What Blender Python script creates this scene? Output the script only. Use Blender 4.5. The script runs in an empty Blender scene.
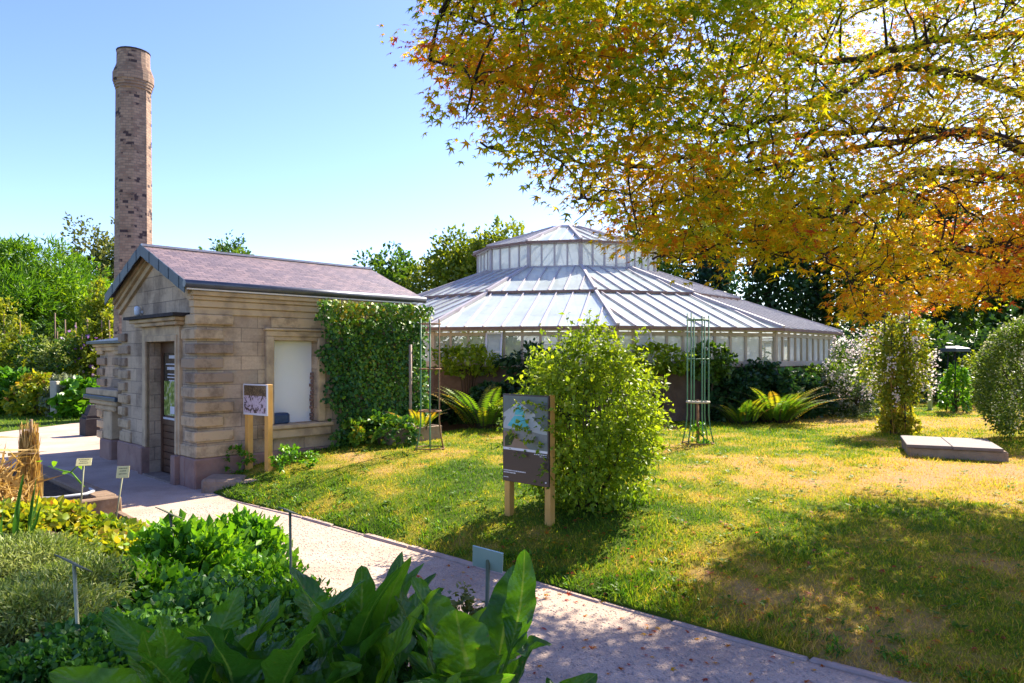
import bpy, bmesh, math, random
import numpy as np
from mathutils import Vector, Matrix

random.seed(7)
RNG = np.random.default_rng(11)
SC = bpy.context.scene
COL = SC.collection
PI = math.pi

# ------------------------------------------------------------------ camera + light
F, CX, HY, EYE = 720.0, 512.0, 356.0, 1.9
cam = bpy.data.objects.new('camera', bpy.data.cameras.new('camera'))
COL.objects.link(cam)
cam.location = (0, 0, EYE)
cam.rotation_euler = (PI / 2, 0, 0)
cam.data.sensor_width = 36
cam.data.lens = 36 * F / 1024
cam.data.shift_y = (HY - 341.5) / 1024
cam.data.clip_start = 0.05
cam.data.clip_end = 3000
SC.camera = cam

SUN = Vector((0.476, 0.579, 0.662)).normalized()
elev = math.asin(SUN.z)
azim = math.atan2(SUN.x, SUN.y)
w = bpy.data.worlds.new('World')
SC.world = w
w.use_nodes = True
nt = w.node_tree
bg = nt.nodes['Background']
sky = nt.nodes.new('ShaderNodeTexSky')
sky.sky_type = 'NISHITA'
sky.sun_disc = False
sky.sun_elevation = elev
sky.sun_rotation = azim
sky.altitude = 150
sky.air_density = 1.0
sky.dust_density = 0.5
sky.ozone_density = 3.5
hs = nt.nodes.new('ShaderNodeHueSaturation')
hs.inputs['Hue'].default_value = .522
hs.inputs['Saturation'].default_value = 1.15
nt.links.new(sky.outputs[0], hs.inputs['Color'])
nt.links.new(hs.outputs[0], bg.inputs[0])
bg.inputs[1].default_value = 0.118
sl = bpy.data.lights.new('sun', 'SUN')
sl.energy = 5.0
sl.angle = math.radians(0.5)
sl.color = (1.0, 0.91, 0.76)
so = bpy.data.objects.new('sun', sl)
COL.objects.link(so)
so.location = (20, 25, 40)
so.rotation_euler = SUN.to_track_quat('Z', 'Y').to_euler()
vs = SC.view_settings
vs.view_transform = 'Standard'
vs.look = 'None'
vs.exposure = 1.52
vs.gamma = 1.0
vs.use_curve_mapping = False
SC.render.engine = 'CYCLES'
cy = SC.cycles
cy.use_denoising = True
cy.max_bounces = 8
cy.diffuse_bounces = 4
cy.glossy_bounces = 3
cy.transmission_bounces = 6
cy.transparent_max_bounces = 16
cy.caustics_reflective = False
cy.caustics_refractive = False
cy.sample_clamp_indirect = 6

# ------------------------------------------------------------------ helpers
def P(x, y, Y):
    return Vector(((x - CX) / F * Y, Y, EYE - (y - HY) / F * Y))

def tag(o, label=None, cat=None, group=None, kind=None):
    if label: o['label'] = label
    if cat: o['category'] = cat
    if group: o['group'] = group
    if kind: o['kind'] = kind
    return o

def empty(name, loc, rz=0, label=None, cat=None, group=None):
    o = bpy.data.objects.new(name, None)
    COL.objects.link(o)
    o.location = loc
    o.rotation_euler = (0, 0, rz)
    o.empty_display_size = 0.2
    return tag(o, label, cat, group)

def link_mesh(name, me, mat, parent=None):
    o = bpy.data.objects.new(name, me)
    COL.objects.link(o)
    for m in (mat if isinstance(mat, (list, tuple)) else [mat]):
        me.materials.append(m)
    if parent is not None:
        o.parent = parent
    return o

class MB:
    """collects faces into one mesh"""
    def __init__(s):
        s.bm = bmesh.new()
    def face(s, pts, mi=0):
        f = s.bm.faces.new([s.bm.verts.new(p) for p in pts])
        f.material_index = mi
        return f
    def box(s, x0, x1, y0, y1, z0, z1, c=0.0, mi=0, M=None, jit=0.0):
        v = [s.bm.verts.new((x, y, z)) for x in (x0, x1) for y in (y0, y1) for z in (z0, z1)]
        if jit:
            for q in v:
                q.co += Vector((random.uniform(-jit, jit), random.uniform(-jit, jit), random.uniform(-jit, jit)))
        fs = [s.bm.faces.new([v[i] for i in f]) for f in
              ((0, 1, 3, 2), (4, 6, 7, 5), (0, 4, 5, 1), (2, 3, 7, 6), (0, 2, 6, 4), (1, 5, 7, 3))]
        for f in fs: f.material_index = mi
        vs_ = v
        if c > 0:
            es = {e for f in fs for e in f.edges}
            r = bmesh.ops.bevel(s.bm, geom=list(es), offset=c, segments=1, affect='EDGES', profile=0.5)
            vs_ = list({q for f in r['faces'] for q in f.verts})
            for f in r['faces']: f.material_index = mi
        if M is not None:
            bmesh.ops.transform(s.bm, matrix=M, verts=vs_)
        return vs_
    def prism(s, poly, ext, mi=0):
        """poly: list of 3d points, ext: extrusion vector"""
        ext = Vector(ext)
        a = [s.bm.verts.new(p) for p in poly]
        b = [s.bm.verts.new(Vector(p) + ext) for p in poly]
        n = len(a)
        fs = [s.bm.faces.new(a[::-1]), s.bm.faces.new(b)]
        for i in range(n):
            fs.append(s.bm.faces.new((a[i], a[(i + 1) % n], b[(i + 1) % n], b[i])))
        for f in fs: f.material_index = mi
    def bar(s, p, q, w_, h_, up=(0, 0, 1), mi=0):
        """rectangular bar from p to q, width w_, height h_ standing on the line along 'up'"""
        p, q, up = Vector(p), Vector(q), Vector(up)
        d = (q - p).normalized()
        sd = d.cross(up).normalized()
        u = sd.cross(d).normalized()
        ring = [sd * w_ / 2, sd * w_ / 2 + u * h_, -sd * w_ / 2 + u * h_, -sd * w_ / 2]
        s.prism([p + r for r in ring], q - p, mi)
    def tube(s, pts, rad, n=6, mi=0, cap=True):
        pts = [Vector(p) for p in pts]
        if not isinstance(rad, (list, tuple)): rad = [rad] * len(pts)
        rings = []
        ref = Vector((0.31, 0.27, 0.91)).normalized()
        for i, p in enumerate(pts):
            d = (pts[min(i + 1, len(pts) - 1)] - pts[max(i - 1, 0)]).normalized()
            a = d.cross(ref)
            if a.length < 0.05: a = d.cross(Vector((1, 0, 0)))
            a.normalize(); b = d.cross(a)
            rings.append([s.bm.verts.new(p + (a * math.cos(2 * PI * k / n) + b * math.sin(2 * PI * k / n)) * rad[i]) for k in range(n)])
        for r0, r1 in zip(rings, rings[1:]):
            for k in range(n):
                f = s.bm.faces.new((r0[k], r0[(k + 1) % n], r1[(k + 1) % n], r1[k]))
                f.material_index = mi; f.smooth = True
        if cap:
            for r in (rings[0][::-1], rings[-1]):
                f = s.bm.faces.new(r); f.material_index = mi
    def lathe(s, prof, n=16, c=(0, 0), mi=0, rot=0.0, smooth=True):
        rings = [[s.bm.verts.new((c[0] + r * math.cos(rot + 2 * PI * k / n), c[1] + r * math.sin(rot + 2 * PI * k / n), z)) for k in range(n)] for r, z in prof]
        for r0, r1 in zip(rings, rings[1:]):
            for k in range(n):
                f = s.bm.faces.new((r0[k], r0[(k + 1) % n], r1[(k + 1) % n], r1[k]))
                f.smooth = smooth; f.material_index = mi
        s.bm.faces.new(rings[0][::-1]).material_index = mi
        s.bm.faces.new(rings[-1]).material_index = mi
    def build(s, name, mat, parent=None):
        bmesh.ops.recalc_face_normals(s.bm, faces=s.bm.faces)
        me = bpy.data.meshes.new(name)
        s.bm.to_mesh(me)
        s.bm.free()
        return link_mesh(name, me, mat, parent)

# ---- numpy meshes
def np_mesh(name, V, tris, tint=None, mat=None, parent=None, smooth=False, uv=None):
    me = bpy.data.meshes.new(name)
    nv, (nf, k) = len(V), tris.shape
    me.vertices.add(nv)
    me.vertices.foreach_set('co', np.ascontiguousarray(V, dtype=np.float32).ravel())
    me.loops.add(nf * k)
    me.loops.foreach_set('vertex_index', np.ascontiguousarray(tris, dtype=np.int32).ravel())
    me.polygons.add(nf)
    me.polygons.foreach_set('loop_start', np.arange(0, nf * k, k, dtype=np.int32))
    me.polygons.foreach_set('loop_total', np.full(nf, k, dtype=np.int32))
    if smooth:
        me.polygons.foreach_set('use_smooth', np.ones(nf, dtype=bool))
    if tint is not None:
        a = me.attributes.new('tint', 'FLOAT', 'POINT')
        a.data.foreach_set('value', np.ascontiguousarray(tint, dtype=np.float32))
    if uv is not None:
        l = me.uv_layers.new(name='UVMap')
        l.data.foreach_set('uv', np.ascontiguousarray(uv[tris.ravel()], dtype=np.float32).ravel())
    me.update(calc_edges=True)
    return link_mesh(name, me, mat, parent)

def norm(a):
    return a / np.maximum(np.linalg.norm(a, axis=-1, keepdims=True), 1e-9)

T_LENS = (np.array([(0, 0, 0), (.30, .45, .09), (0, 1, -.06), (-.30, .45, .09)]), np.array([(0, 1, 2), (0, 2, 3)]))
T_WIDE = (np.array([(0, 0, 0), (.36, .22, .06), (.34, .62, .06), (0, 1, -.1), (-.34, .62, .06), (-.36, .22, .06)]),
          np.array([(0, 1, 2), (0, 2, 3), (0, 3, 4), (0, 4, 5)]))
T_THIN = (np.array([(-.05, 0, 0), (.05, 0, 0), (.0, 1, -.05)]), np.array([(0, 1, 2)]))
T_STRIP = (np.array([(0, 0, 0), (.10, .4, .03), (0, 1, -.12), (-.10, .4, .03)]), np.array([(0, 1, 2), (0, 2, 3)]))
def _star():
    pts = [(0, 0, 0.03), (0, -.06, 0)]
    half = [(96, .55), (72, .27), (47, .86), (22, .32)]
    for a, r in half: pts.append((r * math.sin(math.radians(a)), r * math.cos(math.radians(a)), -.16 * r if r > .5 else 0))
    pts.append((0, 1.0, -.2))
    for a, r in half[::-1]: pts.append((-r * math.sin(math.radians(a)), r * math.cos(math.radians(a)), -.16 * r if r > .5 else 0))
    n = len(pts) - 1
    return np.array(pts), np.array([(0, 1 + i, 1 + (i + 1) % n) for i in range(n)])
T_STAR = _star()

def cloud(name, mat, T, Pp, D, N, S, tint, parent=None, wscale=None):
    t, f = T
    D = norm(D); sd = norm(np.cross(D, N)); N = np.cross(sd, D)
    S = np.broadcast_to(np.asarray(S, float), (len(Pp),))
    ws = np.ones(len(Pp)) if wscale is None else wscale
    V = Pp[:, None, :] + S[:, None, None] * (t[None, :, 0:1] * sd[:, None, :] * ws[:, None, None] + t[None, :, 1:2] * D[:, None, :] + t[None, :, 2:3] * N[:, None, :])
    n, k = len(Pp), len(t)
    tris = (f[None] + (np.arange(n) * k)[:, None, None]).reshape(-1, 3)
    return np_mesh(name, V.reshape(-1, 3), tris, np.repeat(tint, k), mat, parent)

def rdir(n):
    return norm(RNG.normal(size=(n, 3)))

def snoise(p, sc=1.0, seed=0):
    r = np.random.default_rng(seed)
    out = np.zeros(len(p))
    for k in range(6):
        d = norm(r.normal(size=3)) * sc * (1 + 0.5 * k)
        out += np.sin(p @ d + r.uniform(0, 6.28)) / (1 + 0.35 * k)
    return out / 3.2

def vnoise(x, y, seed=0):
    xi, yi = np.floor(x).astype(np.int64), np.floor(y).astype(np.int64)
    fx, fy = x - xi, y - yi
    fx, fy = fx * fx * (3 - 2 * fx), fy * fy * (3 - 2 * fy)
    def h(a, b):
        n = (a * 374761393 + b * 668265263 + seed * 982451653) & 0x7fffffff
        n = ((n ^ (n >> 13)) * 1274126177) & 0x7fffffff
        return ((n ^ (n >> 16)) & 0xffff) / 65535.0
    return (h(xi, yi) * (1 - fx) + h(xi + 1, yi) * fx) * (1 - fy) + (h(xi, yi + 1) * (1 - fx) + h(xi + 1, yi + 1) * fx) * fy

# ------------------------------------------------------------------ materials
def newmat(name):
    m = bpy.data.materials.new(name)
    m.use_nodes = True
    n = m.node_tree
    return m, n, n.nodes['Principled BSDF'], n.nodes['Material Output']

def N_(n, t, **kw):
    x = n.nodes.new(t)
    for k, v in kw.items(): setattr(x, k, v)
    return x

def ramp(n, fac, stops):
    r = N_(n, 'ShaderNodeValToRGB')
    el = r.color_ramp.elements
    while len(el) < len(stops): el.new(0.5)
    for e, (p, c) in zip(el, stops):
        e.position = p; e.color = (*c, 1)
    n.links.new(fac, r.inputs[0])
    return r.outputs[0]

def mixc(n, fac, a, b, mode='MIX'):
    x = N_(n, 'ShaderNodeMix', data_type='RGBA', blend_type=mode)
    if isinstance(fac, (int, float)): x.inputs[0].default_value = fac
    else: n.links.new(fac, x.inputs[0])
    for s, v in ((6, a), (7, b)):
        if isinstance(v, tuple): x.inputs[s].default_value = (*v, 1)
        else: n.links.new(v, x.inputs[s])
    return x.outputs[2]

def noise(n, scale, detail=4, vec=None, rough=.6, dist=0):
    x = N_(n, 'ShaderNodeTexNoise')
    x.inputs['Scale'].default_value = scale
    x.inputs['Detail'].default_value = detail
    x.inputs['Roughness'].default_value = rough
    x.inputs['Distortion'].default_value = dist
    if vec is None:
        tc = N_(n, 'ShaderNodeTexCoord'); vec = tc.outputs['Object']
    n.links.new(vec, x.inputs['Vector'])
    return x.outputs[0]

def bump(n, pr, h, strength=.4, dist=.02):
    b = N_(n, 'ShaderNodeBump')
    b.inputs['Strength'].default_value = strength
    b.inputs['Distance'].default_value = dist
    n.links.new(h, b.inputs['Height'])
    n.links.new(b.outputs[0], pr.inputs['Normal'])

def plain(name, stops, scale=8, rough=.7, spec=.3, metal=0, bmp=.25, bdist=.01, detail=5):
    m, n, pr, out = newmat(name)
    f = noise(n, scale, detail)
    n.links.new(ramp(n, f, stops), pr.inputs['Base Color'])
    pr.inputs['Roughness'].default_value = rough
    pr.inputs['Specular IOR Level'].default_value = spec
    pr.inputs['Metallic'].default_value = metal
    if bmp: bump(n, pr, noise(n, scale * 3, 4), bmp, bdist)
    return m

def leafmat(name, stops, trans=.4, gain=(1.5, 1.4, .6), rough=.45, spec=.35):
    m, n, pr, out = newmat(name)
    a = N_(n, 'ShaderNodeAttribute', attribute_name='tint')
    c = ramp(n, a.outputs['Fac'], stops)
    n.links.new(c, pr.inputs['Base Color'])
    pr.inputs['Roughness'].default_value = rough
    pr.inputs['Specular IOR Level'].default_value = spec
    tr = N_(n, 'ShaderNodeBsdfTranslucent')
    n.links.new(mixc(n, 1.0, c, gain, 'MULTIPLY'), tr.inputs[0])
    mx = N_(n, 'ShaderNodeMixShader')
    mx.inputs[0].default_value = trans
    n.links.new(pr.outputs[0], mx.inputs[1]); n.links.new(tr.outputs[0], mx.inputs[2])
    n.links.new(mx.outputs[0], out.inputs[0])
    return m

M = {}
G = lambda a, b, c: [(0, a), (.5, b), (1, c)]
M['bush'] = leafmat('vine_leaf', G((.06, .12, .008), (.19, .29, .015), (.42, .50, .03)), .5)
M['maple'] = leafmat('maple_leaf', [(0, (.09, .20, .010)), (.25, (.25, .31, .010)), (.46, (.58, .44, .012)), (.62, (.60, .27, .012)), (.80, (.42, .10, .025)), (1, (.42, .045, .05))], .62, (1.55, 1.5, .8), .5, .25)
M['ivy'] = leafmat('ivy_leaf', [(0, (.02, .075, .022)), (.45, (.065, .18, .025)), (.75, (.20, .34, .02)), (1, (.40, .30, .03))], .25, rough=.42, spec=.28)
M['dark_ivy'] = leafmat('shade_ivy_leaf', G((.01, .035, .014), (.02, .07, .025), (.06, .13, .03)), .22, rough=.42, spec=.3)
M['fern'] = leafmat('fern_frond', [(0, (.05, .14, .012)), (.5, (.13, .24, .016)), (.8, (.36, .34, .02)), (1, (.50, .30, .03))], .45)
M['silver'] = leafmat('silver_leaf', G((.10, .14, .06), (.22, .25, .12), (.42, .43, .30)), .25, (1.1, 1.1, .8))
M['pine'] = leafmat('pine_needle', G((.03, .10, .008), (.11, .24, .012), (.26, .38, .02)), .42)
M['t_dark'] = leafmat('dark_tree_leaf', G((.010, .035, .012), (.025, .07, .018), (.06, .13, .02)), .3)
M['t_mid'] = leafmat('green_tree_leaf', G((.025, .07, .01), (.07, .15, .016), (.16, .24, .02)), .4)
M['t_yel'] = leafmat('yellowing_tree_leaf', G((.07, .13, .012), (.18, .23, .016), (.36, .34, .02)), .45)
M['t_oran'] = leafmat('orange_tree_leaf', G((.14, .15, .012), (.34, .22, .016), (.42, .16, .02)), .45)
M['t_olive'] = leafmat('olive_tree_leaf', G((.05, .08, .02), (.11, .14, .03), (.20, .20, .05)), .35)
M['t_teal'] = leafmat('bluish_tree_leaf', G((.01, .04, .02), (.02, .07, .04), (.05, .13, .06)), .3)
M['lush'] = leafmat('lush_leaf', G((.035, .13, .008), (.10, .27, .012), (.24, .44, .02)), .4, rough=.4)
M['nettle'] = leafmat('small_leaf', G((.02, .08, .012), (.06, .18, .018), (.14, .30, .03)), .3)
M['yellow_plant'] = leafmat('yellowing_leaf', [(0, (.10, .20, .012)), (.4, (.26, .32, .016)), (.7, (.50, .42, .03)), (.9, (.48, .22, .03)), (1, (.25, .10, .03))], .4)
M['artemisia'] = leafmat('greygreen_leaf', G((.08, .14, .02), (.20, .27, .04), (.44, .46, .18)), .35, (1.2, 1.2, .7))
M['straw'] = leafmat('straw', G((.26, .15, .04), (.50, .32, .09), (.68, .50, .20)), .3, (1.2, 1.1, .7))
M['white_shrub'] = leafmat('flowering_shrub_leaf', G((.02, .06, .01), (.07, .14, .018), (.20, .27, .04)), .35)
M['petal'] = leafmat('petal', G((.38, .38, .16), (.58, .56, .30), (.78, .75, .52)), .4, (1, 1, 1))
M['pink_petal'] = leafmat('pale_pink_petal', G((.70, .52, .54), (.82, .72, .70), (.86, .82, .76)), .45, (1, 1, 1))
M['purple_petal'] = leafmat('purple_petal', G((.22, .08, .30), (.34, .16, .42), (.5, .3, .5)), .4, (1, 1, 1))
M['grass'] = leafmat('grass_blade', [(0, (.06, .15, .008)), (.3, (.15, .25, .010)), (.52, (.36, .35, .02)), (.75, (.54, .37, .07)), (1, (.56, .36, .14))], .45, (1.4, 1.35, .7), .55, .25)
M['climber'] = leafmat('climber_leaf', G((.08, .14, .012), (.20, .25, .02), (.40, .34, .03)), .5)
M['bark'] = plain('bark', G((.014, .011, .010), (.034, .026, .021), (.065, .05, .042)), 9, .9, .2, bmp=.7, bdist=.03)
M['twig'] = plain('twig', G((.03, .022, .016), (.07, .05, .03), (.13, .09, .05)), 20, .85)
M['soil'] = plain('soil', G((.03, .02, .013), (.07, .05, .03), (.13, .09, .055)), 14, .95, .1, bmp=.8, bdist=.03)
M['timber'] = plain('weathered_timber', G((.12, .075, .045), (.24, .16, .10), (.36, .27, .19)), 12, .85, .2, bmp=.5)
M['pine_wood'] = plain('pine_post', G((.52, .26, .055), (.64, .34, .085), (.70, .42, .13)), 6, .6, .3, bmp=.1)
M['plinth'] = plain('red_sandstone', G((.12, .075, .06), (.30, .185, .145), (.40, .275, .21)), 4, .9, .2, bmp=.6, bdist=.02)
M['trim'] = plain('sandstone_trim', [(.0, (.12, .09, .065)), (.35, (.32, .235, .155)), (.55, (.52, .385, .235)), (1, (.60, .455, .28))], 3.2, .85, .2, bmp=.35, detail=8)
M['lead'] = plain('blue_slate_cladding', G((.018, .028, .04), (.035, .055, .075), (.07, .09, .11)), 6, .5, .4, bmp=.1)
M['zinc'] = plain('zinc_gutter', G((.06, .065, .075), (.11, .115, .13), (.19, .195, .21)), 5, .4, .5, .4, bmp=.05)
M['zinc_pale'] = plain('pale_zinc_flashing', G((.50, .48, .50), (.66, .63, .64), (.75, .72, .72)), 5, .4, .5, .2, bmp=.05)
M['brownwood'] = plain('brown_door_wood', G((.05, .025, .014), (.10, .048, .025), (.16, .08, .045)), 7, .5, .4, bmp=.15)
M['white_panel'] = plain('white_board', G((.72, .73, .76), (.78, .79, .81), (.82, .82, .83)), 2, .5, .3, bmp=.03)
M['bluebag'] = plain('blue_plastic', G((.012, .03, .07), (.02, .05, .12), (.04, .09, .18)), 9, .45, .4, bmp=.4, bdist=.03)
M['sash'] = plain('painted_glazing_bar', G((.34, .28, .22), (.46, .39, .31), (.56, .50, .42)), 5, .6, .3, bmp=.1)
M['rust_bar'] = plain('weathered_roof_bar', G((.34, .30, .31), (.46, .41, .41), (.58, .53, .51)), 7, .6, .3, bmp=.1)
M['rust_edge'] = plain('rusty_iron_edge', G((.14, .08, .06), (.23, .14, .11), (.34, .24, .20)), 9, .7, .3, bmp=.2)
M['rust'] = plain('rusty_pipe', G((.25, .10, .05), (.35, .25, .20), (.45, .42, .40)), 6, .7, .3, bmp=.2)
M['gwall'] = plain('dark_plinth_masonry', G((.05, .034, .03), (.13, .09, .075), (.22, .16, .13)), 3, .9, .2, bmp=.6, bdist=.03)
M['green_paint'] = plain('green_painted_rod', G((.05, .13, .06), (.09, .22, .11), (.16, .24, .14)), 12, .5, .4, bmp=.1)
M['rust_rod'] = plain('rusty_rod', G((.12, .06, .03), (.24, .13, .07), (.30, .19, .12)), 12, .8, .2, bmp=.1)
M['iron'] = plain('dark_iron', G((.012, .012, .012), (.03, .025, .022), (.07, .05, .04)), 12, .6, .3, bmp=.1)
M['ring'] = plain('pale_ring', G((.30, .27, .22), (.42, .38, .30), (.5, .46, .38)), 12, .8, .2, bmp=.1)
M['block'] = plain('rough_stone', G((.12, .085, .055), (.28, .205, .145), (.42, .33, .24)), 5, .95, .2, bmp=.8, bdist=.03)
M['slab'] = plain('slab_top', G((.10, .08, .08), (.155, .125, .12), (.22, .18, .17)), 6, .75, .3, bmp=.3)
M['darkstone'] = plain('dark_stone', G((.02, .018, .018), (.045, .04, .04), (.08, .07, .065)), 6, .9, .2, bmp=.4)
M['kerb'] = plain('edging_stone', G((.30, .215, .17), (.46, .335, .265), (.58, .45, .37)), 7, .9, .2, bmp=.5)
M['label_plate'] = plain('yellowed_label', G((.54, .46, .16), (.66, .57, .24), (.72, .63, .32)), 20, .4, .5, bmp=0)
M['label_back'] = plain('pale_green_label_back', G((.30, .40, .36), (.36, .46, .42), (.42, .50, .46)), 12, .35, .5, bmp=0)
M['label_stake'] = plain('label_stake', G((.26, .26, .14), (.36, .35, .20), (.42, .41, .26)), 15, .5, .4, bmp=.05)
M['dark_stake'] = plain('dark_label_stake', G((.07, .08, .04), (.12, .13, .065), (.18, .18, .10)), 15, .5, .4, bmp=.05)
M['hose'] = plain('grey_hose', G((.30, .31, .33), (.38, .39, .41), (.45, .46, .47)), 9, .5, .4, bmp=0)
M['lamp_white'] = plain('pale_lamp', G((.55, .60, .68), (.62, .68, .75), (.70, .74, .8)), 5, .4, .4, bmp=0)
M['poster_brown'] = plain('poster_brown', G((.045, .028, .025), (.052, .033, .030), (.06, .038, .034)), 3, .35, .45, bmp=0)
M['poster_grey'] = plain('poster_sky', G((.06, .08, .075), (.12, .145, .135), (.19, .21, .20)), 4, .35, .45, bmp=0)
M['poster_roof'] = plain('poster_pale_roof', G((.26, .30, .30), (.38, .40, .40), (.46, .47, .46)), 22, .35, .45, bmp=0)
M['poster_teal'] = plain('poster_turquoise', G((.03, .30, .34), (.07, .42, .46), (.20, .52, .54)), 22, .35, .45, bmp=0)
M['poster_wall'] = plain('poster_dark_wall', G((.13, .13, .12), (.20, .20, .19), (.26, .26, .25)), 26, .35, .45, bmp=0)
M['poster_path'] = plain('poster_tan_path', G((.14, .09, .06), (.24, .16, .11), (.30, .22, .16)), 12, .35, .45, bmp=0)
M['poster_white'] = plain('poster_white', G((.60, .58, .62), (.66, .64, .67), (.70, .68, .7)), 9, .35, .45, bmp=0)
M['photo_print'] = None
M['gravel_dot'] = plain('pebble', G((.34, .26, .21), (.46, .36, .29), (.60, .50, .43)), 5, .85, .2, bmp=0)

def stone_wall_mat():
    m, n, pr, out = newmat('sandstone_blocks')
    tc = N_(n, 'ShaderNodeTexCoord')
    sx = N_(n, 'ShaderNodeSeparateXYZ'); n.links.new(tc.outputs['Object'], sx.inputs[0])
    ad = N_(n, 'ShaderNodeMath', operation='ADD'); n.links.new(sx.outputs[0], ad.inputs[0]); n.links.new(sx.outputs[1], ad.inputs[1])
    cb = N_(n, 'ShaderNodeCombineXYZ'); n.links.new(ad.outputs[0], cb.inputs[0]); n.links.new(sx.outputs[2], cb.inputs[1])
    mp = N_(n, 'ShaderNodeMapping'); mp.inputs['Location'].default_value = (0.13, -0.01, 0); n.links.new(cb.outputs[0], mp.inputs[0])
    nz = noise(n, 2.5, 3, mp.outputs[0])
    br = N_(n, 'ShaderNodeTexBrick')
    n.links.new(mp.outputs[0], br.inputs['Vector'])
    br.inputs['Scale'].default_value = 1
    br.inputs['Brick Width'].default_value = .52
    br.inputs['Row Height'].default_value = .21
    br.inputs['Mortar Size'].default_value = .006
    br.inputs['Mortar Smooth'].default_value = .3
    br.inputs['Bias'].default_value = 0
    br.inputs['Color1'].default_value = (.58, .435, .295, 1)
    br.inputs['Color2'].default_value = (.41, .31, .22, 1)
    br.inputs['Mortar'].default_value = (.27, .21, .15, 1)
    big = noise(n, 1.6, 8, tc.outputs['Object'], .65)
    stain = ramp(n, big, [(.2, (.30, .29, .29)), (.40, (.60, .59, .59)), (.53, (1, 1, 1)), (1, (1.1, 1.05, .97))])
    fine = noise(n, 28, 6, tc.outputs['Object'])
    finec = ramp(n, fine, [(0, (.7, .7, .7)), (.6, (1, 1, 1)), (1, (1.12, 1.12, 1.1))])
    # horizontal streaks on single blocks
    mp2 = N_(n, 'ShaderNodeMapping'); mp2.inputs['Scale'].default_value = (1.2, 14, 1); n.links.new(cb.outputs[0], mp2.inputs[0])
    st = noise(n, 1.5, 5, mp2.outputs[0])
    stc = ramp(n, st, [(0, (.62, .6, .58)), (.45, (.98, .98, .98)), (1, (1.06, 1.04, 1.0))])
    c = mixc(n, 1, mixc(n, 1, mixc(n, .9, br.outputs[0], stain, 'MULTIPLY'), finec, 'MULTIPLY'), stc, 'MULTIPLY')
    n.links.new(c, pr.inputs['Base Color'])
    pr.inputs['Roughness'].default_value = .9
    pr.inputs['Specular IOR Level'].default_value = .2
    h = N_(n, 'ShaderNodeMath', operation='MULTIPLY_ADD')
    n.links.new(br.outputs['Fac'], h.inputs[0]); h.inputs[1].default_value = -1.2; n.links.new(fine, h.inputs[2])
    bump(n, pr, h.outputs[0], .5, .012)
    return m
M['stone'] = stone_wall_mat()

def quoin_mat():
    m, n, pr, out = newmat('rusticated_block_stone')
    tc = N_(n, 'ShaderNodeTexCoord')
    geo = N_(n, 'ShaderNodeNewGeometry')
    base = ramp(n, geo.outputs['Random Per Island'], [(0, (.30, .22, .155)), (.3, (.48, .345, .21)), (.65, (.58, .425, .255)), (1, (.40, .295, .195))])
    big = noise(n, 3.2, 8, tc.outputs['Object'], .7)
    stain = ramp(n, big, [(.0, (.2, .19, .19)), (.4, (.55, .53, .52)), (.52, (1, 1, 1)), (1, (1.15, 1.08, .95))])
    fine = noise(n, 34, 6, tc.outputs['Object'])
    n.links.new(mixc(n, .85, base, stain, 'MULTIPLY'), pr.inputs['Base Color'])
    pr.inputs['Roughness'].default_value = .9
    pr.inputs['Specular IOR Level'].default_value = .2
    bump(n, pr, fine, .5, .01)
    return m
M['quoin'] = quoin_mat()

def roof_mat():
    m, n, pr, out = newmat('purple_slate_tiles')
    tc = N_(n, 'ShaderNodeTexCoord')
    br = N_(n, 'ShaderNodeTexBrick')
    n.links.new(tc.outputs['UV'], br.inputs['Vector'])
    br.inputs['Scale'].default_value = 1
    br.inputs['Brick Width'].default_value = .17
    br.inputs['Row Height'].default_value = .105
    br.inputs['Mortar Size'].default_value = .006
    br.inputs['Mortar Smooth'].default_value = .2
    br.inputs['Color1'].default_value = (.235, .165, .155, 1)
    br.inputs['Color2'].default_value = (.125, .09, .095, 1)
    br.inputs['Mortar'].default_value = (.05, .035, .038, 1)
    nz = noise(n, 1.3, 7, tc.outputs['UV'])
    st = ramp(n, nz, [(0, (.55, .5, .52)), (.45, (.95, .93, .95)), (.6, (1.05, 1, .98)), (1, (1.35, 1.2, 1.0))])
    f2 = noise(n, 16, 5, tc.outputs['UV'])
    s2 = ramp(n, f2, [(0, (.6, .58, .6)), (.5, (1, 1, 1)), (1, (1.3, 1.22, 1.15))])
    n.links.new(mixc(n, 1, mixc(n, 1, br.outputs[0], st, 'MULTIPLY'), s2, 'MULTIPLY'), pr.inputs['Base Color'])
    pr.inputs['Roughness'].default_value = .48
    pr.inputs['Specular IOR Level'].default_value = .45
    # each course leans: saw-tooth height along the slope
    sx = N_(n, 'ShaderNodeSeparateXYZ'); n.links.new(tc.outputs['UV'], sx.inputs[0])
    d = N_(n, 'ShaderNodeMath', operation='DIVIDE'); n.links.new(sx.outputs[1], d.inputs[0]); d.inputs[1].default_value = .105
    fr = N_(n, 'ShaderNodeMath', operation='FRACT'); n.links.new(d.outputs[0], fr.inputs[0])
    mm = N_(n, 'ShaderNodeMath', operation='MULTIPLY_ADD'); n.links.new(br.outputs['Fac'], mm.inputs[0]); mm.inputs[1].default_value = -1; n.links.new(fr.outputs[0], mm.inputs[2])
    sb = N_(n, 'ShaderNodeMath', operation='ADD'); n.links.new(mm.outputs[0], sb.inputs[0]); n.links.new(f2, sb.inputs[1])
    bump(n, pr, sb.outputs[0], .6, .014)
    return m
M['tiles'] = roof_mat()

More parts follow.
